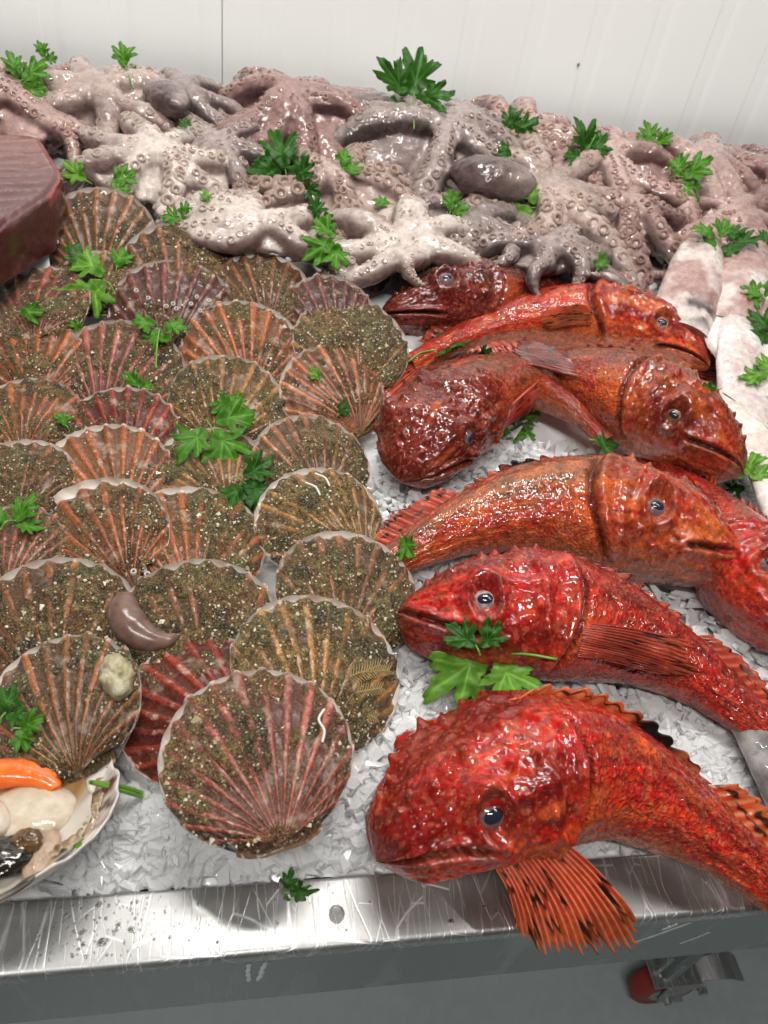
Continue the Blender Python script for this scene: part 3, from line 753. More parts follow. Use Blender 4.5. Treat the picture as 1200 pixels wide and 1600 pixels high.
# ================================================================== scallops
def m_shell():
    t = NT("scallop_shell")
    tone = t.tone(); enc = attr_f(t, "crust"); ct = t.n('ShaderNodeAttribute', attribute_name='mud').outputs['Color']
    co = t.obj()
    g1 = t.vor(430, co); g2 = t.vor(1000, co); n = t.noise(230, 4, 0.65); nb = t.noise(60, 3, 0.6)
    grain = t.ramp(n.outputs[0], [(0.28, 0.35), (0.45, 0.8), (0.58, 1.25), (0.72, 2.0)])
    c = t.mixc(1.0, ct, grain, 'MULTIPLY')
    sep2 = t.n('ShaderNodeSeparateColor'); t.l(g2.outputs['Color'], sep2.inputs[0])
    c = t.mixc(t.math('MULTIPLY', t.ramp(sep2.outputs[1], [(0.62, 0.0), (0.9, 1.0)]), 0.6), c, (0.34, 0.28, 0.15))
    c = t.mixc(t.math('MULTIPLY', t.ramp(sep2.outputs[2], [(0.6, 0.0), (0.8, 1.0)]), 0.75), c, (0.030, 0.023, 0.013))
    sep = t.n('ShaderNodeSeparateColor'); t.l(g1.outputs['Color'], sep.inputs[0])
    sp = t.math('MULTIPLY', t.ramp(sep.outputs[0], [(0.91, 0.0), (0.93, 1.0)]), t.ramp(g1.outputs['Distance'], [(0.3, 1.0), (0.5, 0.0)]))
    c = t.mixc(sp, c, (0.68, 0.62, 0.48))
    fac = t.ramp(t.math('ADD', enc, t.math('MULTIPLY', t.math('SUBTRACT', n.outputs[0], 0.5), 1.5)), [(0.20, 0.0), (0.62, 1.0)])
    fine = t.noise(700, 2)
    shell = t.mixc(1.0, tone, t.ramp(fine.outputs[0], [(0.3, 0.55), (0.5, 1.0), (0.7, 1.5)]), 'MULTIPLY')
    shell = t.mixc(t.ramp(nb.outputs[0], [(0.56, 0.0), (0.72, 0.55)]), shell, (0.50, 0.40, 0.31))
    t.base(t.mixc(fac, shell, c))
    t.rough(t.ramp(n.outputs[0], [(0.3, 0.20), (0.7, 0.50)]))
    t.set(Specular_IOR_Level=0.4)
    b1 = t.bump(t.math('MULTIPLY', t.math('ADD', n.outputs[0], t.math('MULTIPLY', g2.outputs['Distance'], 0.8)), fac), 0.8, 0.0022)
    b2 = t.bump(fine.outputs[0], 0.25, 0.0006, b1)
    t.normal(b2); return t.m
def m_lower():
    t = NT("scallop_margin"); n = t.noise(150, 3)
    t.base(t.mixc(0.3, t.tone(), t.ramp(n.outputs[0], [(0.3, (0.6, 0.5, 0.4)), (0.7, (1, 1, 1))]), 'MULTIPLY')); t.rough(0.3)
    t.normal(t.bump(n.outputs[0], 0.2, 0.001)); return t.m
def m_grit():
    t = NT("shell_grit"); t.base(t.tone()); t.rough(0.35); return t.m
M_SHELL, M_LOWER, M_GRIT = m_shell(), m_lower(), m_grit()
NR = 17
OCT_V = np.array([[1, 0, 0], [-1, 0, 0], [0, 1, 0], [0, -1, 0], [0, 0, 1], [0, 0, -1]], float)
OCT_F = np.array([[0, 2, 4], [2, 1, 4], [1, 3, 4], [3, 0, 4], [2, 0, 5], [1, 2, 5], [3, 1, 5], [0, 3, 5]])
def outline(phi, rx=0.52, ry=0.49, cy=0.50):
    return np.stack([rx*np.sin(phi), cy+ry*np.cos(phi)], -1)
def ears(z0, up=True):
    """hinge line and two ears as a thin corrugated plate"""
    nx, ny = 31, 7; hw = 0.215
    xs = np.linspace(-hw, hw, nx); V = []
    for x in xs:
        q = abs(x)/hw
        ylo = -0.012+0.055*q**3; yhi = 0.05+0.11*q
        for k in range(ny):
            y = lerp(ylo, yhi, k/(ny-1))
            V.append((x, y, z0+0.010*math.sin(x*90)*q+0.03*(1-q)+0.006*math.sin(y*160)-0.02*(1-k/(ny-1))*q))
    return np.array(V), gridF(nx, ny)[:, ::-1]
def shell_tone(V, s, phi, rib, pal, r_, seed):
    base, ribc, dark = [np.array(c) for c in pal]
    n1 = fbm(V, 7, 3, seed); n2 = fbm(V, 26, 3, seed+3)
    c = mixc(base, ribc, sstep(0.25, 0.75, rib+0.25*n2))
    rp = vnoise(np.stack([phi*NR/3.9, np.zeros_like(phi), np.full_like(phi, seed*1.7)], -1), seed+5)   # ribs differ one to another
    c = c*(1+0.45*rp[:, None])
    stri = vnoise(np.stack([phi*NR*2.6, s*1.5, np.full_like(phi, seed)], -1), seed+6); c = c*(1+0.22*stri[:, None])
    band = 0.5+0.5*np.sin(s*34+2.5*n1+seed)       # growth bands
    c = mixc(c, dark, 0.45*band*sstep(0.1, 0.5, s)*sstep(-0.2, 0.5, n1))
    c = mixc(c, np.array([0.62, 0.50, 0.38]), 0.5*sstep(0.45, 0.8, n2)*sstep(0.2, 0.6, rib))
    return np.clip(c, 0.01, 1)
def build_scallop(spec):
    name = "scallop"
    (cx, cy, wpx, rot, tx, ty, crust, pal, rimw, label) = spec
    seed = int(cx*7+cy*13) % 9973; r_ = np.random.default_rng(seed)
    C = hit(cx, cy, 0.026+LIFT.get(label, 0.0)); D = px2m(wpx, C)/1.04
    th = thing(name, label, "scallop", C, "scallop shells heaped on the ice")
    tx += r_.normal(0, 3.5); ty += r_.normal(0, 4.0); near = wpx > 185
    nphi, ns = (NR*11+1, 46) if near else (NR*8+1, 30)
    A = math.radians(146)
    phi = np.linspace(-A, A, nphi); s = np.linspace(0, 1, ns)**0.8
    S, PH = np.meshgrid(s, phi, indexing='ij'); Sf, Pf = S.ravel(), PH.ravel()
    O = outline(Pf)
    phase = Pf/(2*A)*NR*2*np.pi
    rib = 0.5+0.5*np.cos(phase+0.5*np.sin(Pf*2.3+seed)); ribp = sstep(0.50, 0.96, rib)
    irr = 1+0.02*vnoise(np.stack([Pf*1.7, Pf*0+seed, Pf*0], -1), seed)+0.012*vnoise(np.stack([Pf*6, Pf*0+seed, Pf*0], -1), seed+1)
    R = (1+0.030*(rib-0.5)*Sf**6)*irr
    X = O[:, 0]*Sf*R; Y = O[:, 1]*Sf*R
    V = np.stack([X, Y, np.zeros_like(X)], -1); Vn = V+seed
    dome = (0.085+0.05*r_.random())*np.sin(np.pi*np.clip(Sf, 0, 1)**0.75)*(1-0.25*(Pf/A)**2)
    tilt_edge = -0.02*Sf**6
    n1 = fbm(Vn, 4.5, 2, seed); n2 = fbm(Vn, 14, 3, seed+9); n3 = fbm(Vn, 42, 2, seed+4)
    rp = vnoise(np.stack([Pf*NR/4.2, Sf*2.2, np.full_like(Pf, seed*1.7)], -1), seed+5)
    cr = np.clip(crust*0.90-0.12+0.06*np.sin(Sf*46+3*n1+seed)+0.70*n1+0.32*n2-ribp*(0.42+0.38*rp)*(1.2-0.45*crust), 0, 1)
    cr = np.where(Sf > 0.985, cr*0.3, cr)
    lump = sstep(0.35, 0.8, cr)
    mA, mB, mC = [np.array(v) for v in ((0.155, 0.105, 0.042), (0.085, 0.064, 0.028), (0.20, 0.155, 0.072))]
    mud = mixc(mixc(mA, mB, 0.5+1.2*fbm(Vn, 6, 2, seed+21)), mC, sstep(0.1, 0.6, fbm(Vn, 12, 2, seed+25)))
    mud = mud*(1+.30*np.sin(Sf*46+3*n1+seed)*sstep(.15, .4, Sf))[:, None]*np.array([1.12, 1.0, .80])
    mud = mud*r_.uniform(.68, 1.08)*np.array([r_.uniform(.9, 1.08), 1.0, r_.uniform(.85, 1.15)])
    mud = mixc(mud, np.array([0.030, 0.026, 0.020]), 0.85*sstep(0.14, 0.55, fbm(Vn, 6, 3, seed+27)))
    mud = mixc(mud, np.array([0.15, 0.15, 0.055]), 0.55*sstep(0.15, 0.55, fbm(Vn, 7, 3, seed+33)))
    mud = mixc(mud, np.array(pal[1])*0.8, 0.45*sstep(0.1, 0.6, fbm(Vn, 8, 2, seed+29)))
    amp = 0.0095*sstep(0.02, 0.35, Sf)
    Z = dome+tilt_edge+amp*(ribp-0.4)*(1-0.45*lump)+0.010*n1+0.0032*np.sin(Sf*46+3*n1+seed)*sstep(.15, .4, Sf)
    Z += lump*(0.008+0.012*np.clip(n2, -0.3, 1)+0.008*n3)
    Z += 0.05*0.01*n3
    Z += 0.012*(rib-0.5)*Sf**10
    V[:, 2] = Z
    col = shell_tone(Vn, Sf, Pf, ribp, pal, r_, seed)
    edge = sstep(0.978, 0.990, Sf+0.010*n3); col = mixc(col, np.array([0.78, 0.70, 0.60]), edge*min(1.0, rimw*1.3))
    VE, FE = ears(0.012); nE = len(VE)
    colE = np.tile(np.array(pal[0])*0.6+np.array([0.09, 0.055, 0.03]), (nE, 1))
    # thickness: a second skin below joined along the margin
    VB = V.copy(); VB[:, 2] -= 0.012+0.010*(1-Sf); n0 = len(V)
    F1 = gridF(ns, nphi)[:, ::-1]; F2 = gridF(ns, nphi)+n0
    k = np.arange(nphi-1); e = (ns-1)*nphi
    F3 = np.stack([e+k, e+k+1, n0+e+k+1, n0+e+k], -1)
    colB = np.tile([0.7, 0.6, 0.52], (n0, 1))
    # the under skin only needs its outer band
    keep = (np.arange(ns-1) >= ns-4)
    F2 = F2.reshape(ns-1, nphi-1, 4)[keep].reshape(-1, 4)
    VA = np.vstack([V, VB, VE]); 
    VA = (VA-np.array([0, 0.5, 0]))*D
    crA = np.concatenate([cr, cr*0, np.full(nE, 0.55)])
    Rm = np.array(Matrix.Rotation(math.radians(ty), 3, 'Y') @ Matrix.Rotation(math.radians(tx), 3, 'X') @ Matrix.Rotation(math.radians(rot), 3, 'Z'))
    me = mesh("upper_valve", VA @ Rm.T, [F1, F2, F3, FE+2*n0], True, np.vstack([col, colB, colE]), {"crust": crA, "mud": np.vstack([mud, mud, np.tile(mud[len(mud)//2], (nE, 1))])}, M_SHELL)
    up = link("upper_valve", me, th)
    # convex lower valve, slightly larger so its pale margin shows
    nphi2, ns2 = NR*6+1, 16
    phi2 = np.linspace(-A, A, nphi2); s2 = np.linspace(0, 1, ns2)
    S2, P2 = np.meshgrid(s2, phi2, indexing='ij'); S2, P2 = S2.ravel(), P2.ravel()
    O2 = outline(P2); rib2 = 0.5+0.5*np.cos(P2/(2*A)*NR*2*np.pi)
    ext = 0.998+0.006*rimw*(1+0.9*np.cos(P2+0.6))+max(0, rimw-1)*0.07*(1+np.cos(P2+0.9))+0.010*(1-rib2)*min(1, rimw)
    X2 = O2[:, 0]*S2*ext; Y2 = O2[:, 1]*S2*ext
    Z2 = -0.012-0.20*np.sin(np.pi*np.clip(S2, 0, 1)**0.8)**0.8*(1-0.2*(P2/A)**2)+0.006*S2**4*np.sin(P2/(2*A)*NR*2*np.pi)
    V2 = np.stack([X2, Y2, Z2], -1); n2_ = len(V2)
    rim = V2.copy(); rim[:, 2] += 0.010                                   # inner skin near the margin
    F4 = gridF(ns2, nphi2); F5 = (gridF(ns2, nphi2)[:, ::-1]+n2_).reshape(ns2-1, nphi2-1, 4)[-4:].reshape(-1, 4)
    e2 = (ns2-1)*nphi2; k2 = np.arange(nphi2-1)
    F6 = np.stack([e2+k2, n2_+e2+k2, n2_+e2+k2+1, e2+k2+1], -1)[:, ::-1]
    wn = fbm(np.vstack([V2, rim])*1.0+seed, 9, 3, seed)
    c2 = mixc(np.array([0.82, 0.77, 0.70]), np.array([0.62, 0.46, 0.36]), sstep(0.0, 0.7, wn))
    VE2, FE2 = ears(-0.012)
    VL = np.vstack([V2, rim, VE2*np.array([1.05, 1, 1])+np.array([0, -0.012, -0.012])]); VL = (VL-np.array([0, 0.5, 0]))*D
    c2 = np.vstack([c2, np.tile([0.26, 0.15, 0.08], (len(VE2), 1))])
    link("lower_valve", mesh("lower_valve", VL @ Rm.T, [F4, F5, F6, FE2+2*n2_], True, c2, None, M_LOWER), th)
    # loose shell grit stuck in the crust
    ng = int((420 if near else 200)*(0.35+crust)); mb = MB()
    idx = np.where((Sf > 0.08) & (Sf < 0.97))[0]; pr = (cr[idx]**1.5+0.02)*Sf[idx]; idx = r_.choice(idx, ng, p=pr/pr.sum())
    for i in idx:
        sz = (0.0035+r_.gamma(1.6, 0.0028))*0.9
        v = OCT_V*np.array([sz*r_.uniform(.6, 1.5), sz*r_.uniform(.6, 1.2), sz*r_.uniform(.25, .6)])+r_.normal(0, sz*0.18, (6, 3))
        a = r_.uniform(0, 6.28); Rz = np.array([[math.cos(a), -math.sin(a), 0], [math.sin(a), math.cos(a), 0], [0, 0, 1]])
        v = v @ Rz.T + V[i]+np.array([r_.normal(0, .006), r_.normal(0, .006), 0.001])
        u = r_.random()
        gc = np.array([0.66, 0.60, 0.46]) if u < .30 else np.array([0.36, 0.29, 0.15]) if u < .58 else np.array([0.30, 0.15, 0.07]) if u < .72 else np.array([0.06, 0.05, 0.035])
        mb.add(((v-np.array([0, 0.5, 0]))*D) @ Rm.T, OCT_F, gc*r_.uniform(.7, 1.15))
    if mb.n: link("grit", mb.mesh("grit", M_GRIT, False), up, "stuff")
    th["_"] = 0; del th["_"]
    return th, up, D, Rm, (lambda u, v, h=0.1: ((np.array([u, v, h])-np.array([0, 0.5, 0]))*D) @ Rm.T)

LIFT = {}
def spec_center(cx, cy):
    return hit(cx, cy, 0.026)
# palettes: between ribs, rib tops, growth bands
ORG = ((0.150, 0.062, 0.026), (0.330, 0.098, 0.034), (0.085, 0.032, 0.018))
RED = ((0.095, 0.020, 0.011), (0.250, 0.036, 0.018), (0.07, 0.016, 0.011))
PNK = ((0.120, 0.050, 0.033), (0.300, 0.085, 0.055), (0.085, 0.030, 0.022))
BRN = ((0.090, 0.050, 0.026), (0.235, 0.092, 0.036), (0.055, 0.028, 0.017))
TAN = ((0.150, 0.083, 0.036), (0.330, 0.160, 0.052), (0.080, 0.040, 0.022))
PUR = ((0.065, 0.026, 0.021), (0.130, 0.037, 0.029), (0.05, 0.02, 0.018))
# centre px, centre py, width px, turn (deg, + = fan to the left), tilt back, tilt side, crust, palette, pale rim, label
SC = [
 (403, 1178, 300, 14, 8, 0, .50, PNK, .55, "large pink-ribbed scallop at the front edge of the ice, nearest the steel rim"),
 (310, 1105, 250, 48, 20, -8, .12, RED, .5, "clean dark red scallop tucked behind the big front scallop"),
 (497, 1050, 275, -6, 14, 4, .72, TAN, .6, "muddy scallop with feathery growth on its lower edge, behind the big front scallop"),
 (95, 1105, 250, 18, 16, -4, .55, BRN, .3, "brown scallop with one tan rib and a sponge lump on its side"),
 (308, 985, 255, 12, 16, 0, .92, BRN, .55, "mud-covered scallop with a smooth purple limpet on it"),
 (85, 985, 265, 10, 16, -4, .95, BRN, .35, "dark mud-covered scallop at the left edge behind the sponge scallop"),
 (545, 925, 232, -10, 14, 3, .88, BRN, .5, "evenly muddy round scallop touching the fish with the pale eye"),
 (290, 855, 245, 8, 18, 0, .74, ORG, .6, "scallop with barnacle rings at its left side, behind the limpet scallop"),
 (150, 850, 235, 34, 22, -6, .66, ORG, 1.5, "scallop with a broad white margin on its left rim"),
 (500, 815, 205, 40, 20, 6, .62, TAN, .9, "tan ribbed scallop with a white worm tube, fan turned left"),
 (165, 745, 205, 22, 22, -4, .18, ORG, .9, "bright orange ribbed scallop with a pale scalloped rim"),
 (330, 738, 185, 20, 20, 0, .62, TAN, .7, "scallop half hidden under the large parsley sprig"),
 (488, 725, 190, 10, 20, 4, .68, BRN, .25, "grey-brown scallop between the tan scallop and the upturned orange scallop"),
 (30, 755, 175, 8, 20, -4, .86, BRN, .7, "muddy scallop cut by the left edge beside the bright orange scallop"),
 (12, 860, 175, 8, 18, -4, .6, PNK, .2, "scallop sliver at the left edge below a parsley sprig"),
 (520, 612, 170, 34, 26, 6, .25, ORG, .5, "orange scallop with two parsley scraps, beside the gaping fish head"),
 (357, 632, 182, -8, 24, 2, .70, TAN, .4, "olive scallop with thin orange ribs behind the large parsley sprig"),
 (188, 678, 178, 12, 24, 0, .62, RED, .45, "dark reddish scallop just behind the bright orange one"),
 (40, 655, 168, 6, 24, -4, .70, ORG, .2, "gritty scallop at the left edge, second row from the back"),
 (190, 585, 200, -14, 26, 0, .66, PNK, .25, "scallop with black mud patch and pink ribs on its left side"),
 (50, 572, 168, 10, 26, -4, .52, ORG, .25, "orange-streaked scallop at the left edge with white chips"),
 (380, 548, 188, 8, 30, 2, .22, ORG, .45, "clean orange fan scallop in the middle of the back rows"),
 (550, 540, 186, 8, 28, 4, .92, TAN, .4, "olive mud-covered scallop beside the tail of the bright red fish"),
 (512, 498, 152, 12, 34, 3, .30, PUR, .5, "small maroon scallop with a pale rim peeking out behind the olive one"),
 (272, 490, 196, -6, 30, 0, .26, PUR, .2, "smooth purple scallop with white spots"),
 (55, 480, 172, 4, 30, -4, .76, PNK, .15, "grey-pink scallop at the left edge below the tuna"),
 (410, 460, 160, 6, 34, 2, .56, BRN, .2, "dark scallop with orange ribs at the back right of the heap"),
 (280, 430, 188, 4, 34, 0, .86, BRN, .2, "grey gritty scallop behind the purple scallop"),
 (150, 440, 118, 6, 34, 0, .80, BRN, .5, "small muddy scallop under the parsley sprig near the tuna"),
 (155, 372, 178, 0, 40, -4, .42, BRN, .3, "upright brown scallop with rusty ribs, at the very back beside the tuna"),
]
LIFT.update({SC[0][-1]: .030, SC[1][-1]: .004, SC[2][-1]: .008, SC[3][-1]: .012, SC[4][-1]: .006, SC[6][-1]: .004, SC[9][-1]: .006})
scallops = [build_scallop(sp) for sp in SC]
# extra growths
def growths():
    # slipper limpet on scallop 4
    th, up, D, Rm, loc = scallops[4]
    n = 40; u = np.linspace(0, 1, n); ang = 1.15-2.0*u
    C = np.stack([-0.30+0.17*np.cos(ang+1.7)*1.0, 0.22+0.17*np.sin(ang+1.7), np.full(n, 0.06)], -1)
    C = catmull(np.array([[-.38, .80, .08], [-.41, .68, .11], [-.37, .56, .125], [-.28, .47, .13], [-.18, .44, .13], [-.11, .46, .12]]), n)
    r = 0.135*np.sin(np.pi*np.clip(u*0.94+0.05, 0, 1))**0.6*(1-0.55*u)+0.004
    V, F = tube(C, r, 20); V[:, 2] = .10+(V[:, 2]-.10)*.8; V = ((V-np.array([0, .5, 0]))*D) @ Rm.T; V += .0005*fbm(V, 300, 2, 5)[:, None]
    b = fbm(V, 160, 3, 3)+.5*np.sin(np.repeat(u, 20)*90)[:len(V)] if False else fbm(V, 160, 3, 3); col = mixc(np.array([0.10, 0.055, 0.045]), np.array([0.24, 0.145, 0.11]), 0.5+0.5*b)
    t = NT("limpet_shell"); nn = t.noise(220, 3); t.base(t.tone()); t.rough(0.22); t.normal(t.bump(nn.outputs[0], .15, .001))
    link("limpet", mesh("limpet", V, F, True, col, None, t.m), th)
    # sponge lump on scallop 3
    th, up, D, Rm, loc = scallops[3]
    P, F = sphere_pts(22, 32); nrm = P.copy(); P = P*np.array([.10, .15, .085]); P += nrm*(0.03*fbm(P+3, 16, 3, 8)+0.012*fbm(P, 55, 2, 4))[:, None]
    P += np.array([.40, .50, .09]); P = ((P-np.array([0, .5, 0]))*D) @ Rm.T
    col = mixc(np.array([.30, .26, .12]), np.array([.55, .50, .36]), 0.5+0.6*fbm(P, 130, 3, 2))
    t = NT("sponge"); nn = t.noise(400, 3); t.base(t.tone()); t.rough(.35); t.normal(t.bump(nn.outputs[0], .5, .002)); t.set(Subsurface_Weight=.2, Subsurface_Scale=.004)
    link("sponge_lump", mesh("sponge_lump", P, F, True, col, None, t.m), th)
    # barnacle rings and white worm tubes
    M_BARN = plain("barnacle", (.66, .62, .55), .5)
    def ring(k, u, v, r):
        th, up, D, Rm, loc = scallops[k]
        a = np.linspace(0, 2*np.pi, 13)[:-1]; C = loc(u, v, 0.115)
        prof = [(1.0, -.4), (.85, .5), (.65, .7), (.5, .5), (.45, -.3)]
        V = np.array([[pr*r*math.cos(x), pr*r*math.sin(x), ph*r] for pr, ph in prof for x in a]) @ Rm.T + C
        link("barnacle", mesh("barnacle", V, gridF(5, 12, True), True, mat=M_BARN), th)
    for u, v in ((-.30, .34), (-.27, .30), (-.33, .29), (-.22, .36), (-.25, .26), (-.35, .37)): ring(7, u, v, .0028)
    for u, v in ((-.20, .55), (-.05, .50), (.0, .53), (.03, .49), (.14, .55), (.22, .5), (.18, .62), (-.3, .6), (.28, .6)): ring(24, u, v, .0026)
    ring(29, -.36, .42, .0045)
    M_WORM = plain("worm_tube", (.74, .71, .63), .35)
    def worm(k, pts, r):
        th, up, D, Rm, loc = scallops[k]
        C = catmull(np.array([loc(u, v, .118) for u, v in pts]), 24); rr = np.full(24, r); rr[-1] *= .5
        V, F = tube(C, rr, 8); link("worm_tube", mesh("worm_tube", V, F, True, mat=M_WORM), th)
    worm(9, [(-.22, .30), (-.16, .26), (-.10, .30), (-.04, .26), (.0, .20)], .0016)
    worm(9, [(.08, .80), (.12, .72), (.1, .64)], .0010); worm(9, [(.2, .82), (.24, .74), (.22, .66)], .0010)
    worm(0, [(.33, .42), (.36, .48), (.35, .55), (.40, .60)], .0009); worm(29, [(.05, .86), (.08, .88), (.10, .85)], .0012)
    # feathery hydroid sprigs on scallop 2
    th, up, D, Rm, loc = scallops[2]; M_HYD = plain("hydroid", (.36, .26, .10), .4)
    for (u0, v0, u1, v1) in ((.16, .36, .36, .44), (.12, .44, .34, .58), (.14, .28, .34, .26), (.20, .50, .40, .56)):
        mb = MB(); A0, B0 = np.array([u0, v0]), np.array([u1, v1]); d = B0-A0; nrm = np.array([-d[1], d[0]])
        cs = [A0+d*k/14 for k in range(15)]
        V, F = tube(np.array([loc(*c, .115) for c in cs]), .0005, 5); mb.add(V, F)
        for k in range(2, 15):
            for sgn in (-1, 1):
                e = cs[k]+(d*.12+sgn*nrm*.26*(1-.5*k/15)); V, F = tube(np.array([loc(*cs[k], .115), loc(*((cs[k]+e)/2), .122), loc(*e, .118)]), .00035, 4); mb.add(V, F)
        link("hydroid_sprig", mb.mesh("hydroid_sprig", M_HYD), th)
growths()

# ---- opened scallop on the half shell
def open_scallop():
    C = at(12, 1250, 0.045); D = px2m(318, C)
    th = thing("open_scallop", "opened scallop on its half shell showing orange roe and white muscle", "scallop", C)
    rot, tx = math.radians(-4), math.radians(-16)
    Rm = np.array(Matrix.Rotation(math.radians(-2), 3, 'Y') @ Matrix.Rotation(tx, 3, 'X') @ Matrix.Rotation(rot, 3, 'Z'))
    T = lambda V: ((V-np.array([0, .5, 0]))*D) @ Rm.T
    A = math.radians(150); nphi, ns = NR*11+1, 40
    phi = np.linspace(-A, A, nphi); s = np.linspace(0, 1, ns)
    S, P = np.meshgrid(s, phi, indexing='ij'); S, P = S.ravel(), P.ravel(); O = outline(P)
    rib = 0.5+0.5*np.cos(P/(2*A)*NR*2*np.pi)
    def surf(off, e=1.0):
        Z = -0.13*(1-np.clip(S, 0, 1)**2.2)-0.0+0.016*(rib-.5)*sstep(.55, .95, S)+off
        R = e*(1+.022*(rib-.5)*S)
        return np.stack([O[:, 0]*S*R, O[:, 1]*S*R, Z], -1)
    V1 = surf(0); V0 = surf(-0.022, 1.006); n0 = len(V1)
    n1 = fbm(V1, 5, 3, 77); n2 = fbm(V1, 30, 3, 78)
    c = mixc(np.array([.68, .61, .54]), np.array([.80, .76, .70]), .5+.5*n2)
    c = mixc(c, np.array([.42, .30, .26]), .5*sstep(.72, .95, S)*sstep(0, .6, np.sin(S*60)*.3+n2+.2))
    dk = sstep(.80, .88, S)*sstep(.95, 1.25, P)*(1-sstep(1.75, 1.95, P))
    c = mixc(c, np.array([.085, .03, .018]), dk*(.45+.6*sstep(-.2, .4, n2+.6*(rib-.5))))
    c = mixc(c, np.array([.78, .76, .72]), sstep(.985, 1.0, S)*.8)
    e = (ns-1)*nphi; k = np.arange(nphi-1)
    t = NT("nacre"); nn = t.noise(120, 3); t.base(t.tone()); t.rough(.22); t.normal(t.bump(nn.outputs[0], .1, .001))
    link("half_shell", mesh("half_shell", T(np.vstack([V1, V0])), [gridF(ns, nphi)[:, ::-1], gridF(ns, nphi)+n0, np.stack([e+k, e+k+1, n0+e+k+1, n0+e+k], -1)], True, np.vstack([c, c*.7]), None, t.m), th)
    def flesh(name, colA, colB, sss=.35, rough=.12, scale=140):
        t = NT(name); nn = t.noise(scale, 4); n3 = t.noise(scale*4, 2)
        t.base(t.ramp(nn.outputs[0], [(.3, colA), (.7, colB)])); t.rough(rough); t.set(Subsurface_Weight=sss, Subsurface_Scale=.006, Coat_Weight=.6, Coat_Roughness=.05)
        t.b.inputs['Subsurface Radius'].default_value = (1, .6, .4)
        t.normal(t.bump(n3.outputs[0], .15, .0012)); return t.m
    def blob(name, c, r, m, seed, amp=.10, sc=9, par=th, nu=30, nv=44):
        Pp, F = sphere_pts(nu, nv); nr = Pp.copy(); Pp = Pp*np.array(r); Pp += nr*(amp*min(r)*fbm(nr*1.0+seed, 2.2, 3, seed)+amp*.35*min(r)*fbm(nr+seed, 7, 2, seed+1))[:, None]
        return link(name, mesh(name, T(Pp+np.array(c)), F, True, mat=m), par)
    # mantle frill: a ruffled ribbon lining the shell
    n, nb = 260, 10; a = np.linspace(-2.25, 2.45, n); O2 = outline(a); vb = np.linspace(0, 1, nb)
    kk = .66+.22*vb[None, :]+.018*np.sin(a*7)[:, None]*(.4+vb[None, :])
    X = O2[:, :1]*kk; Y = (O2[:, 1:]-.5)*kk+.5
    ruf = (.010*np.sin(a*34+1.5*np.sin(a*5))+.008*np.sin(a*61))[:, None]*vb[None, :]**1.5+.012*np.sin(a*9)[:, None]*vb[None, :]
    Zr = -.085+.055*vb[None, :]+ruf+.022*np.exp(-((vb[None, :]-.55)/.25)**2)
    V = np.stack([X.ravel(), Y.ravel(), Zr.ravel()], -1); V[:, 2] += .005*fbm(V, 40, 2, 6)
    cf = mixc(np.array([.42, .31, .18]), np.array([.17, .095, .04]), .5+.9*fbm(V, 30, 3, 15)); cf = mixc(cf, np.array([.58, .46, .32]), .6*sstep(.75, 1, np.tile(vb, n)))
    tm = NT("mantle_frill"); nm = tm.noise(420, 3); tm.base(tm.mixc(.5, tm.tone(), tm.ramp(nm.outputs[0], [(.35, .4), (.65, 1.4)]), 'MULTIPLY')); tm.rough(.2); tm.set(Coat_Weight=.8, Coat_Roughness=.05); tm.normal(tm.bump(nm.outputs[0], .3, .0012))
    VV = np.vstack([V, V-np.array([0, 0, .012])]); g = gridF(n, nb); ed = np.arange(nb-1, n*nb, nb); ei = np.arange(0, n*nb, nb); m_ = n*nb
    link("mantle_frill", mesh("mantle_frill", T(VV), [g, g[:, ::-1]+m_, np.stack([ed[:-1], ed[1:], ed[1:]+m_, ed[:-1]+m_], -1), np.stack([ei[:-1], ei[1:], ei[1:]+m_, ei[:-1]+m_], -1)[:, ::-1]], True, np.vstack([cf, cf]), None, tm.m), th)
    # gill skirt lining the bowl
    keepn = int((s < .82).sum())
    V2 = surf(.03)[:keepn*nphi]; V2[:, 2] += .012*fbm(V2, 8, 3, 12)
    Pq = P[:keepn*nphi]; Sq = S[:keepn*nphi]; g = fbm(V2, 7, 3, 4)
    cc = mixc(np.array([.50, .40, .27]), np.array([.30, .17, .065]), sstep(.5, .68, Sq)*sstep(-1.4, -.9, Pq)*(1-sstep(.9, 1.3, Pq)))
    cc = mixc(cc, np.array([.58, .53, .47]), sstep(.95, 1.3, Pq)*.8)
    t = NT("gill"); nn = t.noise(300, 3); t.base(t.tone()); t.rough(.12); t.set(Subsurface_Weight=.3, Subsurface_Scale=.005, Coat_Weight=.5); t.normal(t.bump(nn.outputs[0], .12, .001))
    link("gill_skirt", mesh("gill_skirt", T(V2), gridF(keepn, nphi)[:, ::-1], True, cc, None, t.m), th)
    m_org = flesh("roe", (.86, .145, .015), (.92, .21, .035), .3)
    # roe: fat crescent
    Cr = catmull(np.array([[-.30, .54, -.02], [-.20, .64, -.01], [-.06, .675, .0], [.08, .665, .0], [.17, .62, -.01], [.205, .575, -.02]]), 40); u = np.linspace(0, 1, 40)
    V, F = tube(Cr, .088*np.sin(np.pi*np.clip(u*.94+.04, 0, 1))**.45, 22); V[:, 2] = V[:, 2]*.75; V += .006*np.stack([fbm(V, 14, 2, 3)]*3, -1)
    link("roe", mesh("roe", T(V), F, True, mat=m_org), th)
    # cream base of the roe
    m_cream = flesh("cream_flesh", (.52, .42, .29), (.64, .56, .44), .4)
    blob("cream_lobe", (.10, .48, -.06), (.225, .18, .060), m_cream, 31, .16)
    m_mus = flesh("muscle", (.66, .58, .46), (.76, .70, .60), .45)
    blob("muscle", (-.10, .36, -.01), (.15, .145, .085), m_mus, 41, .08)
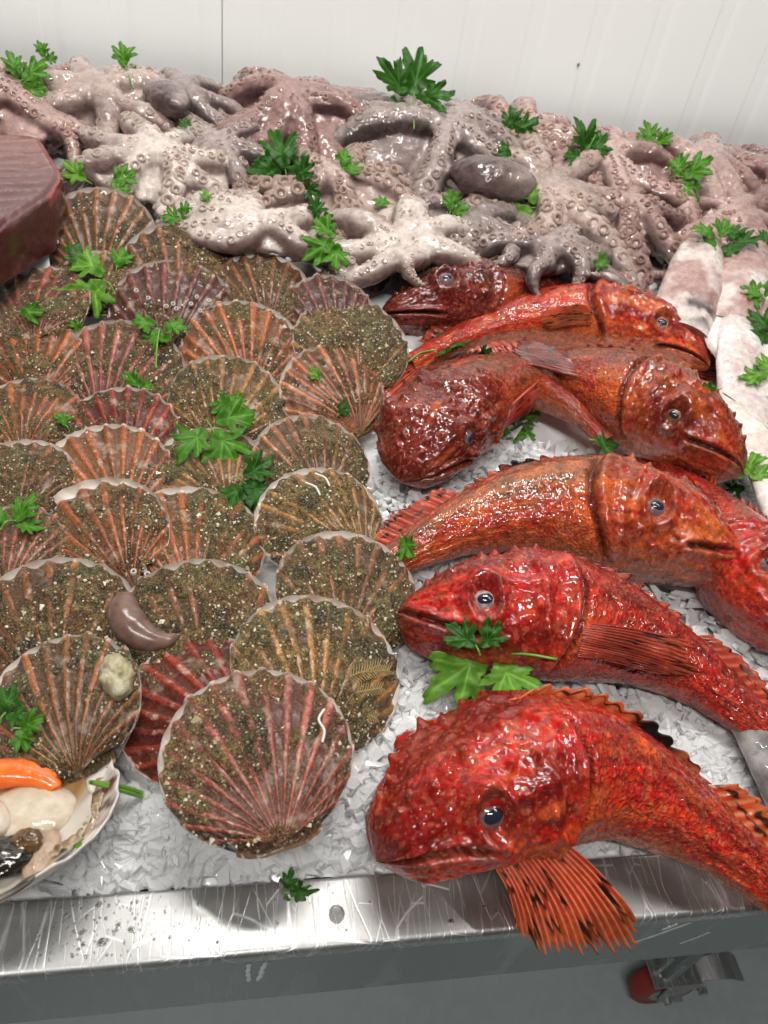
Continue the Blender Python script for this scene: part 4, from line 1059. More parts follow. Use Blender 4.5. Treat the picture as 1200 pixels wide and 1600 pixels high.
    m_dark = flesh("gut", (.012, .010, .008), (.030, .022, .012), .0, .08)
    blob("gut", (.06, .20, -.035), (.16, .11, .06), m_dark, 51, .28)
    blob("stomach", (.165, .255, -.01), (.07, .06, .05), flesh("stomach", (.07, .035, .012), (.16, .085, .03), .1, .08), 61, .25)
    blob("foot_flap", (.235, .23, -.055), (.075, .15, .03), flesh("flap", (.36, .23, .15), (.50, .38, .27), .3), 71, .25)
    blob("hinge_flesh", (-.10, .03, -.02), (.17, .055, .04), flesh("hinge_flesh", (.55, .42, .26), (.72, .64, .54), .3), 81, .2)
open_scallop()
# ================================================================== scorpionfish
def m_fish():
    t = NT("scorpionfish_skin")
    tone = t.tone(); suv = attr_v(t, "skin"); head = attr_f(t, "head")
    n = t.noise(170, 5, 0.75); n2 = t.noise(520, 3, 0.6)
    sc = t.vor(1.0, suv); scd = t.vor(1.0, suv, 'DISTANCE_TO_EDGE')
    sepc = t.n('ShaderNodeSeparateColor'); t.l(sc.outputs['Color'], sepc.inputs[0])
    c = t.mixc(1.0, tone, t.ramp(n.outputs[0], [(0.28, 0.42), (0.5, 1.0), (0.72, 2.0)]), 'MULTIPLY')
    c = t.mixc(t.math('MULTIPLY', t.ramp(sepc.outputs[0], [(0.74, 0.0), (0.88, 1.0)]), 0.28), c, (0.52, 0.16, 0.08))
    c = t.mixc(t.math('MULTIPLY', t.ramp(sepc.outputs[1], [(0.70, 0.0), (0.85, 1.0)]), 0.25), c, (0.06, 0.006, 0.005))
    c = t.mixc(t.ramp(n2.outputs[0], [(0.55, 0.0), (0.68, 0.50)]), c, (0.085, 0.008, 0.006))
    c = t.mixc(t.ramp(t.noise(330, 3).outputs[0], [(0.58, 0.0), (0.70, 0.55)]), c, (0.58, 0.19, 0.11))
    t.base(c)
    t.set(Specular_IOR_Level=0.1, Coat_Weight=1.0, Coat_Roughness=0.035, Coat_IOR=1.5)
    t.rough(0.45)
    hs = t.math('MULTIPLY', t.ramp(scd.outputs['Distance'], [(0.0, 0.0), (0.25, 1.0)]), t.math('SUBTRACT', 1.0, head))
    b1 = t.bump(hs, 0.8, 0.0010)
    b2 = t.bump(t.math('MULTIPLY', n.outputs[0], head), 0.5, 0.0013, b1)
    b3 = t.bump(n2.outputs[0], 0.45, 0.0011, b2)
    t.normal(b3)
    # the wet film follows the scales and skin folds more softly
    f1 = t.bump(hs, 0.18, 0.0008)
    f2 = t.bump(t.noise(170, 2.0, 0.45).outputs[0], 0.5, 0.0018, f1)
    t.l(f2, t.b.inputs['Coat Normal'])
    return t.m
def m_fin():
    t = NT("scorpionfish_fin"); tone = t.tone(); n = t.noise(230, 4, .6)
    t.base(t.mixc(1.0, tone, t.ramp(n.outputs[0], [(.25, .6), (.5, 1.0), (.75, 1.3)]), 'MULTIPLY')); t.rough(.25)
    t.set(Coat_Weight=.5, Coat_Roughness=.06)
    t.normal(t.bump(n.outputs[0], .25, .0012))
    tr = t.n('ShaderNodeBsdfTranslucent'); t.l(tone, tr.inputs[0]); mx = t.n('ShaderNodeMixShader'); mx.inputs[0].default_value = .42
    out = t.t.nodes['Material Output']; t.l(t.b.outputs[0], mx.inputs[1]); t.l(tr.outputs[0], mx.inputs[2]); t.l(mx.outputs[0], out.inputs[0])
    return t.m
M_FISH, M_FIN = m_fish(), m_fin()
M_PUPIL = plain("fish_pupil", (.018, .020, .036), .08, Coat_Weight=1.0)
def m_iris(name, a, b):
    t = NT(name); n = t.noise(300, 3); t.base(t.ramp(n.outputs[0], [(.35, a), (.65, b)])); t.rough(.12); t.set(Coat_Weight=1.0, Coat_Roughness=.03); return t.m
IRIS = {"pale": m_iris("iris_pale", (.16, .07, .05), (.42, .30, .24)), "gold": m_iris("iris_gold", (.12, .05, .02), (.32, .19, .08)),
        "dark": m_iris("iris_dark", (.12, .075, .085), (.22, .145, .15)), "grey": m_iris("iris_grey", (.20, .12, .11), (.48, .40, .37))}
def interp(t, pts):
    pts = np.array(pts); return np.interp(t, pts[:, 0], pts[:, 1])
def smooth_interp(t, pts):
    tt = np.linspace(0, 1, 241); y = interp(tt, pts); k = np.hanning(15); k /= k.sum()
    ys = np.convolve(np.pad(y, 7, mode='edge'), k, 'valid'); ys[:3] = y[:3]
    return np.interp(t, tt, ys)
HD = [(0, .022), (.03, .046), (.07, .068), (.12, .092), (.17, .118), (.22, .130), (.28, .136), (.36, .140), (.45, .130), (.6, .098), (.75, .063), (.88, .041), (1, .036)]
HV = [(0, .030), (.03, .055), (.07, .072), (.12, .087), (.2, .107), (.3, .122), (.4, .122), (.5, .104), (.62, .074), (.75, .048), (.88, .036), (1, .034)]
HW = [(0, .030), (.03, .058), (.07, .080), (.12, .100), (.2, .122), (.3, .136), (.38, .124), (.5, .098), (.65, .066), (.8, .040), (.9, .026), (1, .016)]
def fin_mesh(base, tip, nray, pal, spots, r_, seed, bulge=0.0, bdir=(0, 0, 1), tiplen=0.10, corr=0.0012, nv=22, dark_tip=0.0, per=6, blk=None):
    """fan of rays between a base line and a tip line; membranes recessed, ray tips free"""
    nu = nray*per+1; u = np.linspace(0, 1, nu); B = catmull(base, nu); Tp = catmull(tip, nu)
    ph = 0.5+0.5*np.cos(u*nray*2*np.pi)                     # 1 on the rays
    v = np.linspace(0, 1, nv)[None, :, None]
    ln = (1-tiplen*(.5+r_.random(nu))*(1-ph)**1.2)*(1+.05*vnoise(np.stack([u*nray, u*0, u*0+seed], -1), seed))
    E = B+(Tp-B)*ln[:, None]
    P = B[:, None]*(1-v)+E[:, None]*v
    P = P+np.asarray(bdir)*bulge*np.sin(np.pi*v*.9)
    nrm = unit(np.cross((Tp-B), np.gradient(B*.5+Tp*.5, axis=0)))
    wav = (ph**1.5-0.4)[:, None, None]*corr*np.sin(np.pi*(0.15+0.8*v))
    wob = (.004*fbm(P.reshape(-1, 3), 28, 2, seed)).reshape(nu, nv, 1)*v
    P = P+nrm[:, None]*(wav+wob)
    V = P.reshape(-1, 3); uu = np.repeat(u, nv); vv = np.tile(v.ravel(), nu); pp = np.repeat(ph, nv)
    mem, rayc, tipc, spc = [np.array(c) for c in pal]
    col = mixc(mem, rayc, sstep(.5, .95, pp)); col = mixc(col, tipc, sstep(.55, 1.0, vv)*.7)
    nz = fbm(V, 60, 2, seed+2); col = col*(1+.25*nz[:, None])
    if spots > 0:
        sp = sstep(.50-.12*spots, .62-.12*spots, fbm(np.stack([uu*nray*.85, vv*8.5, uu*0+seed], -1), 1.0, 2, seed+7))
        col = mixc(col, spc, sp*.92)
    if dark_tip: col = mixc(col, spc, sstep(.9, 1, vv)*dark_tip)
    if blk is not None: col = mixc(col, np.array([.008, .007, .007]), gauss(uu-blk[0], blk[1])*sstep(.2, .5, vv)*1.6)
    n0 = len(V); nn = np.repeat(nrm, nv, axis=0); th_ = (.0006+.0006*(pp*(1-.7*vv)))[:, None]
    VV = np.vstack([V+nn*th_, V-nn*th_]); q = gridF(nu, nv)
    # edge band
    bd = np.concatenate([np.arange(nv), np.arange(2*nv-1, nu*nv, nv), (nu-1)*nv+np.arange(nv-2, -1, -1)])
    e = np.stack([bd[:-1], bd[1:], bd[1:]+n0, bd[:-1]+n0], -1)
    return mesh("fin", VV, [q, q[:, ::-1]+n0, e], True, np.vstack([col, col]), None, M_FIN)
FINP = {"red": ((.46, .040, .020), (.74, .17, .085), (.60, .12, .06), (.03, .008, .006)),
        "orange": ((.62, .075, .022), (.88, .29, .12), (.76, .20, .07), (.025, .008, .006)),
        "dark": ((.20, .022, .014), (.40, .06, .03), (.25, .05, .03), (.02, .007, .006))}
def build_fish(cfg):
    seed = cfg["seed"]; r_ = np.random.default_rng(seed)
    sp = np.array([at(px, py, z) for px, py, z in cfg["spine"]])
    nt, nth = cfg.get("res", (250, 128))
    tt = np.linspace(0, 1, nt)**1.25
    Cc = catmull(sp, 400); L = np.sum(np.linalg.norm(np.diff(Cc, axis=0), axis=1)); s400 = np.linspace(0, 1, 400)
    k = np.hanning(61); k /= k.sum()
    Cs = np.stack([np.convolve(np.pad(Cc[:, i], 30, mode='reflect', reflect_type='odd'), k, 'valid') for i in range(3)], -1)
    Cs[0] = Cc[0]; S = np.stack([np.interp(tt, s400, Cs[:, i]) for i in range(3)], -1)
    Tn = unit(np.stack([np.interp(tt, s400, tangents(Cs)[:, i]) for i in range(3)], -1))
    rho = np.radians(np.interp(tt, np.linspace(0, 1, len(cfg["roll"])), cfg["roll"]))
    z = np.array([0, 0, 1.0]); N = unit(np.cross(np.broadcast_to(z, Tn.shape), Tn)); U = np.cross(Tn, N)
    Dv = np.cos(rho)[:, None]*U+np.sin(rho)[:, None]*N; Lv = np.cross(Dv, Tn)     # Lv: fish's own side
    H = cfg.get("size", L); fat = cfg.get("fat", 1.0)
    hd = smooth_interp(tt, HD)*H*fat; hv = smooth_interp(tt, HV)*H*fat; hw = smooth_interp(tt, HW)*H*cfg.get("wide", 1.0)
    nose = np.sqrt(np.clip(1-(1-np.clip(tt/.05, 0, 1))**2, 0, 1)); nose[0] = 0.02
    th = np.linspace(-np.pi, np.pi, nth, endpoint=False)         # 0 dorsal, + towards Lv
    TT, TH = np.meshgrid(tt, th, indexing='ij'); tf, af = TT.ravel(), TH.ravel(); aa = np.abs(af)
    ct, stn = np.cos(af), np.sin(af)
    rep = lambda a: np.repeat(a, nth, axis=0)
    hh = np.where(ct > 0, rep(hd), rep(hv))
    # head is flatter on top; the trunk is a rounded wedge
    ex = 0.9
    cx = np.sign(ct)*np.abs(ct)**ex; sx = np.sign(stn)*np.abs(stn)**(0.92)
    nz = rep(nose)
    P = rep(S)+rep(Dv)*(hh*cx*nz)[:, None]+rep(Lv)*(rep(hw)*sx*nz)[:, None]
    C0 = rep(S); out = unit(P-C0+1e-9)
    skin = np.stack([tf*H, aa*H*.105, af*0+seed], -1)
    G = np.stack([tf*3.2, np.sin(af)*.9*np.sign(1), np.cos(af)*.9], -1)+seed*1.37
    headm = 1-sstep(.34, .40, tf+.02*np.cos(af*2))
    body = 1-headm
    d = np.zeros(len(tf))
    # orbits
    et, ea, er = cfg.get("eye_t", .165), math.radians(cfg.get("eye_a", 50)), .0265*cfg.get("eye_s", 1.0)
    de = np.sqrt(((tf-et))**2+((aa-ea)*.105)**2)
    d += H*(.016*gauss(de-er*1.30, .008)-.008*gauss(de, er*.7))
    d += H*.014*gauss(tf-et, .03)*gauss((aa-ea+.36)*.11, .012)       # brow ridge above the eye
    d -= H*.014*gauss(tf-et, .05)*gauss(af, .22)                       # dip between the eyes
    d -= H*.012*gauss(tf-.245, .022)*gauss(af, .45)                    # pit behind the eyes
    # mouth slit, lips
    mth = cfg.get('mouth', 1.5)+.55*np.clip(tf/.17, 0, 1.2); mm = (1-sstep(.16, .185, tf))*sstep(-.01, .004, tf)
    dm = (aa-mth)*.10
    d += H*mm*(-.024*gauss(dm, .0042)+.010*gauss(dm+.012, .006)+.012*gauss(dm-.013, .008))
    d += H*.012*gauss(tf-.170, .018)*gauss(dm+.004, .016)               # end of the upper jaw
    # cheek ridge and preopercle
    d += H*.009*gauss((aa-1.25-.6*(tf-.17))*.11, .006)*sstep(.15, .19, tf)*(1-sstep(.31, .35, tf))
    pre = .29+.03*np.cos((aa-1.7)*1.6); d += H*.008*gauss(tf-pre, .007)*sstep(.9, 1.2, aa)*(1-sstep(2.4, 2.7, aa))
    # gill cover: raised edge then a step down
    op = .365+.035*np.cos((aa-1.45)*1.7); w_ = sstep(.45, .8, aa)*(1-sstep(2.5, 2.9, aa))
    d += H*w_*(.014*gauss(tf-op+.012, .012)-.020*gauss(tf-op-.008, .006))
    # knobs and folds
    nA = fbm(G, 2.6, 3, seed); nB = fbm(G, 8, 3, seed+3); nC = fbm(G, 20, 2, seed+5); nD = fbm(G, 44, 2, seed+6)
    d += H*headm*(.006*nA+.006*np.abs(nB)-.002+.0024*np.abs(nC)+.0018*nD)*sstep(.0, .04, tf)
    d += H*body*(.0035*nA+.0016*nB+.0012*nC+.0010*nD)
    # rows of short spines on the head
    for (t0, a0) in ((.13, .55), (.20, .52), (.235, .40), (.275, .42), (.315, .5), (.25, .95), (.30, 1.0), (.34, 1.05), (.30, 1.65), (.315, 1.95), (.10, .3), (.07, .35)):
        d += H*.013*gauss(tf-t0, .0055)*gauss((aa-a0)*.11, .0055)
    P = P+out*(d*nz)[:, None]
    # flatten against the heap below
    lo = cfg.get("floor", None)
    # ---- colour
    red, brown, org, pale, belly = [np.array(c) for c in cfg["pal"]]
    m1 = fbm(G, 2.0, 4, seed+11, .7); m2 = fbm(G, 8, 4, seed+13, .65); m3 = fbm(G, 26, 3, seed+17)
    col = mixc(red, brown, sstep(-.15, .55, m1+.35*np.cos(af)*cfg.get("saddle", 1)))
    col = mixc(col, org, sstep(.05, .5, m2+.25*sstep(1.0, 2.2, aa))*.75)
    col = mixc(col, pale, sstep(.25, .65, m3+.25*m1)*.45)
    col = mixc(col, np.array([.055, .012, .01]), sstep(.28, .6, fbm(G, 24, 2, seed+23)+.15*m1)*.6)
    big1 = fbm(G, 1.1, 2, seed+41); big2 = fbm(G, 3.0, 3, seed+43)
    col = mixc(col, red*np.array([.36, .45, .6]), .85*headm*sstep(-.15, .5, big1+.45*np.cos(af)-.05))
    col = mixc(col, brown*np.array([.9, 1.7, 1.5]), .6*body*sstep(.05, .55, big2+.5*np.cos(af)-.1))
    col = mixc(col, org*np.array([1.1, 1.5, 1.5]), .6*sstep(.15, .6, big2*.9-.25*np.cos(af)))
    col = mixc(col, belly, sstep(2.2, 2.9, aa+.35*m2)*.8)
    col = mixc(col, np.array([.60, .10, .02]), .75*gauss(tf-op-.03, .03)*gauss(aa-2.0, .35))          # orange base of the pectoral
    col = mixc(col, np.array([.07, .010, .010]), .45*gauss(de-er*1.05, .006))  # socket shade painted as a dark ring so the eye looks sunken
    col = mixc(col, pale, .45*mm*gauss(dm-.014, .008))
    col = mixc(col, np.array([.03, .008, .008]), mm*gauss(dm, .006)*.95)
    col = mixc(col, np.array([.05, .010, .008]), w_*gauss(tf-op-.008, .006)*.9)  # crease shade behind the gill cover, put into the colour
    root = S[nt//3].copy(); root[2] = max(0.0, bed(root[0], root[1]))
    thg = thing("scorpionfish", cfg["label"], "fish", root, "scorpionfish laid on the ice")
    V = np.vstack([P, S[0]-Tn[0]*H*.006, S[-1]])-root; n = nt*nth; kk = np.arange(nth); k1 = (kk+1) % nth
    F = [gridF(nt, nth, True)[:, ::-1], np.stack([np.full(nth, n), k1, kk], -1)[:, ::-1], np.stack([np.full(nth, n+1), n-nth+kk, n-nth+k1], -1)[:, ::-1]]
    col2 = np.vstack([col, col[0], col[-1]]); sk = np.vstack([skin, skin[0], skin[-1]])*260/ (H/.36)
    bodyo = link("body", mesh("body", V, F, True, col2, {"skin": sk, "head": np.concatenate([headm, [1, 0]])}, M_FISH), thg)
    G3 = P.reshape(nt, nth, 3)
    def pt(t, a):
        i = int(np.clip(np.searchsorted(tt, t), 1, nt-1)); j = int(round((a+np.pi)/(2*np.pi)*nth)) % nth; return G3[i, j]
    def fr(t):
        i = int(np.clip(np.searchsorted(tt, t), 0, nt-1)); return S[i], Tn[i], Dv[i], Lv[i]
    # ---- eyes
    for sgn in (1, -1):
        c = pt(et, sgn*ea); s_, T_, D_, L_ = fr(et)
        nrm = unit(D_*math.cos(ea)*.75+sgn*L_*math.sin(ea)*1.05-T_*.12); R = H*er*1.12
        cen = c-nrm*R*.62
        x_ = unit(np.cross(nrm, T_)); y_ = np.cross(nrm, x_)
        Q, Fq = sphere_pts(18, 28); Q = Q*np.array([R, R, R])
        W = Q[:, :1]*x_+Q[:, 1:2]*y_+Q[:, 2:3]*nrm+cen
        eye = link("eye", mesh("eye", W-root, Fq, True, mat=IRIS[cfg.get("iris", "gold")]), thg)
        Qp = Q.copy()*np.array([.47, .56, .30]); Qp[:, 2] += R*.735
        W = Qp[:, :1]*x_+Qp[:, 1:2]*y_+Qp[:, 2:3]*nrm+cen
        link("pupil", mesh("pupil", W-root, Fq, True, mat=M_PUPIL), eye)
    # ---- dorsal fin, folded back
    if cfg.get("dorsal", 1):
        t0, t1 = .30, .66; lean = cfg.get("lean", 1.05); hgt = cfg.get("fin_h", .058)*H
        bs, tp = [], []
        for q in np.linspace(0, 1, 12):
            t_ = lerp(t0, t1, q); s_, T_, D_, L_ = fr(t_); b = pt(t_, 0.0)-D_*.004*H/.36
            bs.append(b); h_ = hgt*(.55+.9*math.sin(math.pi*min(1, q*.85+.12))*.6)*r_.uniform(.75, 1.15)
            tp.append(b+D_*h_*(1-lean*.70)+T_*h_*lean+L_*h_*cfg.get("fold", 0.25))
        me = fin_mesh(np.array(bs), np.array(tp), 12, FINP[cfg.get("finp", "red")], .5, r_, seed, tiplen=.30, corr=.0012, blk=(cfg.get("blk", .80), .07) if cfg.get("black", 1) else None)
        me.transform(Matrix.Translation(-Vector(root))); link("dorsal_fin", me, thg)
        bs, tp = [], []
        for q in np.linspace(0, 1, 8):
            t_ = lerp(.665, .90, q); s_, T_, D_, L_ = fr(t_); b = pt(t_, 0.0)-D_*.004*H/.36
            bs.append(b); h_ = hgt*(.75+.5*math.sin(math.pi*min(1, q*.9+.1)))*cfg.get("soft", 1.0)
            tp.append(b+D_*h_*.62+T_*h_*.85+L_*h_*.15)
        me = fin_mesh(np.array(bs), np.array(tp), 10, FINP[cfg.get("finp", "red")], .6, r_, seed+1, tiplen=.10, corr=.0010)
        me.transform(Matrix.Translation(-Vector(root))); link("rear_dorsal_fin", me, thg)
    # ---- tail fin
    if cfg.get("tail", 1):
        s_, T_, D_, L_ = fr(1.0); bs = [s_+D_*q*.042*H-T_*.01*H for q in np.linspace(1, -1, 7)]
        tl = cfg.get("tail_l", .20)*H; tp = [s_+T_*tl*(1-.10*abs(q)**2)+D_*q*cfg.get("tail_w", .085)*H for q in np.linspace(1, -1, 7)]
        me = fin_mesh(np.array(bs), np.array(tp), 13, FINP[cfg.get("finp", "red")], .7, r_, seed+2, tiplen=.06)
        me.transform(Matrix.Translation(-Vector(root))); link("tail_fin", me, thg)
    # ---- pectoral fins: given by pixels, else folded back along the flank
    for fin in cfg.get("pect", []):
        if fin[0] == "px":
            bs = [at(*q) for q in fin[1]]; tp = [at(*q) for q in fin[2]]
            pal, spots, nr, bul = fin[3], fin[4], fin[5], fin[6]
        else:
            sgn = fin[1]; pal, spots, nr, bul = FINP[fin[2]], fin[3], 16, .004
            bs, tp = [], []
            for q in np.linspace(0, 1, 8):
                a_ = sgn*lerp(1.75, 2.35, q); b = pt(.405, a_); s_, T_, D_, L_ = fr(.40); o_ = unit(b-s_)
                e = pt(min(.95, .405+fin[4]*(1-.35*abs(q-.45))), sgn*lerp(fin[5], fin[6], q))
                bs.append(b+o_*.001); s2 = fr(.405+fin[4]*.8)[0]; tp.append(e+unit(e-s2)*fin[7])
        me = fin_mesh(np.array(bs), np.array(tp), nr, pal, spots, r_, seed+5+len(bs), bulge=bul, tiplen=.14, corr=.0020, nv=30, per=8)
        me.transform(Matrix.Translation(-Vector(root))); link("pectoral_fin", me, thg)
    return thg
PAL_RED = ((.52, .012, .007), (.26, .012, .007), (.64, .075, .014), (.50, .085, .045), (.58, .17, .05))
PAL_BRT = ((.56, .020, .012), (.34, .016, .010), (.66, .105, .020), (.58, .13, .075), (.62, .16, .04))
PAL_BRN = ((.33, .020, .009), (.135, .032, .012), (.50, .075, .011), (.32, .085, .04), (.42, .10, .04))
PAL_DRK = ((.13, .007, .007), (.050, .010, .008), (.18, .016, .008), (.24, .06, .045), (.22, .045, .035))
PAL_MIX = ((.40, .026, .010), (.19, .052, .019), (.56, .095, .015), (.40, .125, .06), (.44, .12, .055))
PAL_CRM = ((.46, .010, .008), (.21, .011, .008), (.54, .036, .011), (.40, .085, .065), (.40, .06, .045))
FISH = [
 dict(seed=8, label="bright red scorpionfish at the front with its spread fin over the steel rim",
      spine=[(588, 1345, .040), (640, 1300, .046), (720, 1245, .052), (820, 1205, .055), (930, 1215, .052), (1040, 1270, .046), (1140, 1340, .038), (1230, 1410, .032), (1300, 1470, .026)],
      roll=[40, 42, 46, 55, 65, 70], size=.40, fat=.92, wide=1.12, pal=PAL_RED, iris="dark", eye_t=.185, eye_a=78, mouth=1.22, finp="orange", res=(330, 160), saddle=.6, fold=-.25, lean=.85, soft=1.25, blk=.72,
      pect=[("px", [(770, 1352, .042), (800, 1340, .047), (835, 1322, .050), (862, 1300, .050)],
             [(806, 1462, .012), (835, 1480, .006), (870, 1492, .004), (905, 1494, .003), (945, 1490, .004), (985, 1478, .006), (1000, 1452, .012)], ((.72, .075, .030), (.95, .40, .22), (.86, .22, .06), (.022, .008, .006)), .42, 18, .010)]),
 dict(seed=21, label="crimson scorpionfish with a pale eye, lying behind the front fish under a parsley stem",
      spine=[(622, 962, .034), (665, 968, .040), (740, 965, .045), (840, 965, .048), (950, 990, .046), (1060, 1045, .042), (1150, 1110, .037), (1250, 1190, .03)],
      roll=[60, 62, 66, 70], size=.39, fat=1.0, pal=PAL_CRM, iris="grey", eye_t=.185, eye_a=84, finp="red", res=(280, 140), black=0, fold=-.2,
      pect=[("loc", -1, "red", .4, .29, 1.50, 2.15, .014)]),
 dict(seed=33, label="large brown-mottled scorpionfish with mouth at the right and big dark eye",
      spine=[(1152, 885, .045), (1110, 868, .050), (1040, 838, .055), (940, 810, .056), (840, 800, .052), (740, 820, .044), (650, 860, .034), (560, 905, .026)],
      roll=[-62, -66, -70, -72], size=.40, fat=1.02, pal=PAL_MIX, iris="dark", eye_t=.262, eye_a=92, finp="red", res=(300, 150), fold=.2, blk=.55, tail=0),
 dict(seed=45, label="dark red scorpionfish half hidden under the brown-mottled one, at the right edge",
      spine=[(1300, 1020, .034), (1250, 985, .036), (1190, 935, .038), (1135, 860, .036), (1085, 790, .030), (1040, 740, .026), (1000, 700, .022)],
      roll=[-58, -60, -60, -60], size=.36, fat=.95, pal=PAL_CRM, iris="dark", eye_t=.24, eye_a=78, tail=0, pect=[("loc", 1, "orange", .6, .30, 1.5, 2.2, .010)]),
 dict(seed=57, label="dark brown scorpionfish with its blunt mouth facing forward beside the scallops",
      spine=[(625, 752, .036), (648, 718, .046), (685, 662, .056), (745, 622, .060), (815, 603, .056), (870, 625, .050), (915, 655, .044), (950, 690, .038)],
      roll=[4, 8, 25, 55, 75, 80], size=.375, fat=.92, wide=1.10, pal=PAL_BRN, iris="dark", eye_t=.175, eye_a=66, mouth=1.15, finp="dark", fold=.3, blk=.5, tail=0, res=(260, 140),
      pect=[("loc", -1, "red", .4, .22, 1.9, 2.6, .010)]),
 dict(seed=69, label="rusty brown scorpionfish facing right with a golden-ringed eye, below the bright red one",
      spine=[(1160, 742, .050), (1130, 716, .056), (1075, 676, .062), (1000, 634, .064), (920, 603, .060), (840, 585, .050), (770, 575, .04), (700, 580, .034)],
      roll=[-48, -52, -60, -66], size=.37, fat=1.08, wide=1.1, pal=PAL_BRN, iris="gold", eye_t=.235, eye_a=102, finp="red", fold=.3, blk=.35, tail=0),
 dict(seed=81, label="bright red scorpionfish with a pale-ringed eye stretched across the back of the pile",
      spine=[(1108, 575, .055), (1075, 553, .060), (1020, 527, .064), (940, 505, .066), (850, 500, .062), (760, 515, .055), (690, 545, .047), (640, 568, .042)],
      roll=[-62, -64, -66, -68], size=.385, fat=.86, pal=PAL_BRT, iris="pale", eye_t=.185, eye_a=104, mouth=2.0, finp="red", black=0, fold=.1, tail_l=.16, tail_w=.10,
      pect=[("loc", 1, "orange", .25, .18, 1.9, 2.5, .012)]),
 dict(seed=93, label="dark maroon scorpionfish at the back whose head rests against the pale octopus",
      spine=[(592, 496, .060), (620, 490, .066), (680, 478, .070), (760, 464, .072), (840, 462, .068), (920, 472, .06), (990, 494, .05)],
      roll=[52, 56, 62, 66], size=.37, fat=.82, pal=PAL_DRK, iris="dark", eye_t=.20, eye_a=74, mouth=1.8, finp="dark", black=0, tail=0, fold=-.2),
]
fishes = [build_fish(c) for c in FISH]
# a spotted fin pokes out from under the bright red fish; it belongs to that fish's hidden flank
def extra_fin(idx, base, tip, pal, spots, seed, nr=11):
    f = fishes[idx]; me = fin_mesh(np.array([at(*q) for q in base]), np.array([at(*q) for q in tip]), nr, pal, spots, rng, seed, tiplen=.06, corr=.0012)
    me.transform(Matrix.Translation(-Vector(f.location))); link("pectoral_fin", me, f)
extra_fin(6, [(1075, 592, .050), (1085, 575, .052), (1098, 560, .052)], [(1150, 603, .034), (1160, 588, .036), (1130, 545, .044)], FINP["dark"], .9, 5)
extra_fin(6, [(905, 590, .085), (890, 560, .095), (880, 548, .095)], [(808, 566, .082), (805, 545, .090), (822, 528, .095)], FINP["dark"], .8, 6)
# ================================================================== parsley, strewn over everything
def m_leaf(name, a, b):
    t = NT(name); n = t.noise(160, 3); vein = attr_f(t, "vein")
    c = t.ramp(n.outputs[0], [(.3, a), (.7, b)]); c = t.mixc(t.math('MULTIPLY', vein, .55), c, tuple(np.array(b)*1.9+.02)); t.base(c)
    t.rough(.38); t.set(Specular_IOR_Level=.35)
    t.normal(t.bump(t.math('ADD', n.outputs[0], t.math('MULTIPLY', vein, -1.0)), .35, .0012))
    tr = t.n('ShaderNodeBsdfTranslucent'); t.l(c, tr.inputs[0]); mx = t.n('ShaderNodeMixShader'); mx.inputs[0].default_value = .40
    out = t.t.nodes['Material Output']; t.l(t.b.outputs[0], mx.inputs[1]); t.l(tr.outputs[0], mx.inputs[2]); t.l(mx.outputs[0], out.inputs[0])
    return t.m
M_LEAF = {"mid": m_leaf("parsley_leaf", (.065, .215, .014), (.125, .34, .030)), "dark": m_leaf("parsley_leaf_dark", (.026, .115, .011), (.055, .185, .020)), "light": m_leaf("parsley_leaf_light", (.13, .33, .030), (.22, .46, .065))}
M_STEM = plain("parsley_stem", (.15, .33, .045), .3)
def leaflet(seed, size, fold=.25, droop=.35):
    """one toothed, three-lobed leaflet, base at the origin, tip along +Y"""
    r_ = np.random.default_rng(seed); na, nr_ = 168, 8
    th = np.linspace(-np.pi, np.pi, na, endpoint=False)          # 0 = tip direction
    jit = lambda k=.08: r_.normal(0, k)
    lobes = [(jit(.05), 1.0, .42), (.72+jit(), .86*r_.uniform(.85, 1.1), .42), (-.72+jit(), .86*r_.uniform(.85, 1.1), .42), (1.42+jit(), .70*r_.uniform(.8, 1.1), .42), (-1.42+jit(), .70*r_.uniform(.8, 1.1), .42)]
    R = np.zeros(na)+.26
    for c, l, w_ in lobes:
        q_ = np.abs((th-c)/w_); R = np.maximum(R, .68*l*(1-.62*np.clip(q_, 0, 1.25)**2.1)*(q_ < 1.25))
    saw = np.abs(((th*3/.72+r_.random()*.3+.5) % 2)-1); saw2 = np.abs(((th*8.3/.72+r_.random()) % 2)-1)
    R = R*(.80+.24*saw*sstep(.25, .5, R)+.09*saw2)*(1+.06*vnoise(np.stack([th*4, th*0, th*0+seed], -1), seed)); base = sstep(2.2, np.pi, np.abs(th)); R = lerp(R, .30*np.ones(na), base)
    rr = np.linspace(0, 1, nr_)[:, None]
    X = (rr*R*np.sin(th)).ravel(); Y = (.30+rr*R*np.cos(th)).ravel()
    V = np.stack([X, Y, np.zeros_like(X)], -1)*size
    x, y = X, Y
    V[:, 2] = size*(fold*np.abs(x)*(1+.3*np.sin(seed))-droop*(np.clip(y-.35, -.3, 1))**2-.25*droop*x**2+.11*fbm(np.stack([x, y, x*0+seed], -1), 3.5, 2, seed)+.035*np.sin(np.arctan2(x, y-.3)*7+seed)*np.hypot(x, y-.3))
    ang = np.arctan2(x, y-.3); q = np.hypot(x, y-.3); vein = np.zeros(len(x))
    for c, l, w_ in lobes[:3]: vein = np.maximum(vein, gauss((ang-c)*q, .012)*sstep(.7, .1, q/ max(l, .1)) if False else gauss((ang-c)*q, .013)*(q < .6*l))
    n0 = len(V); F = gridF(nr_, na, True); VV = np.vstack([V, V-np.array([0, 0, .00045])])
    e0 = (nr_-1)*na; k = np.arange(na); k1 = (k+1) % na
    return VV, [F, F[:, ::-1]+n0, np.stack([e0+k, n0+e0+k, n0+e0+k1, e0+k1], -1)], np.concatenate([vein, vein])
bpy.context.view_layer.update()
DG = bpy.context.evaluated_depsgraph_get()
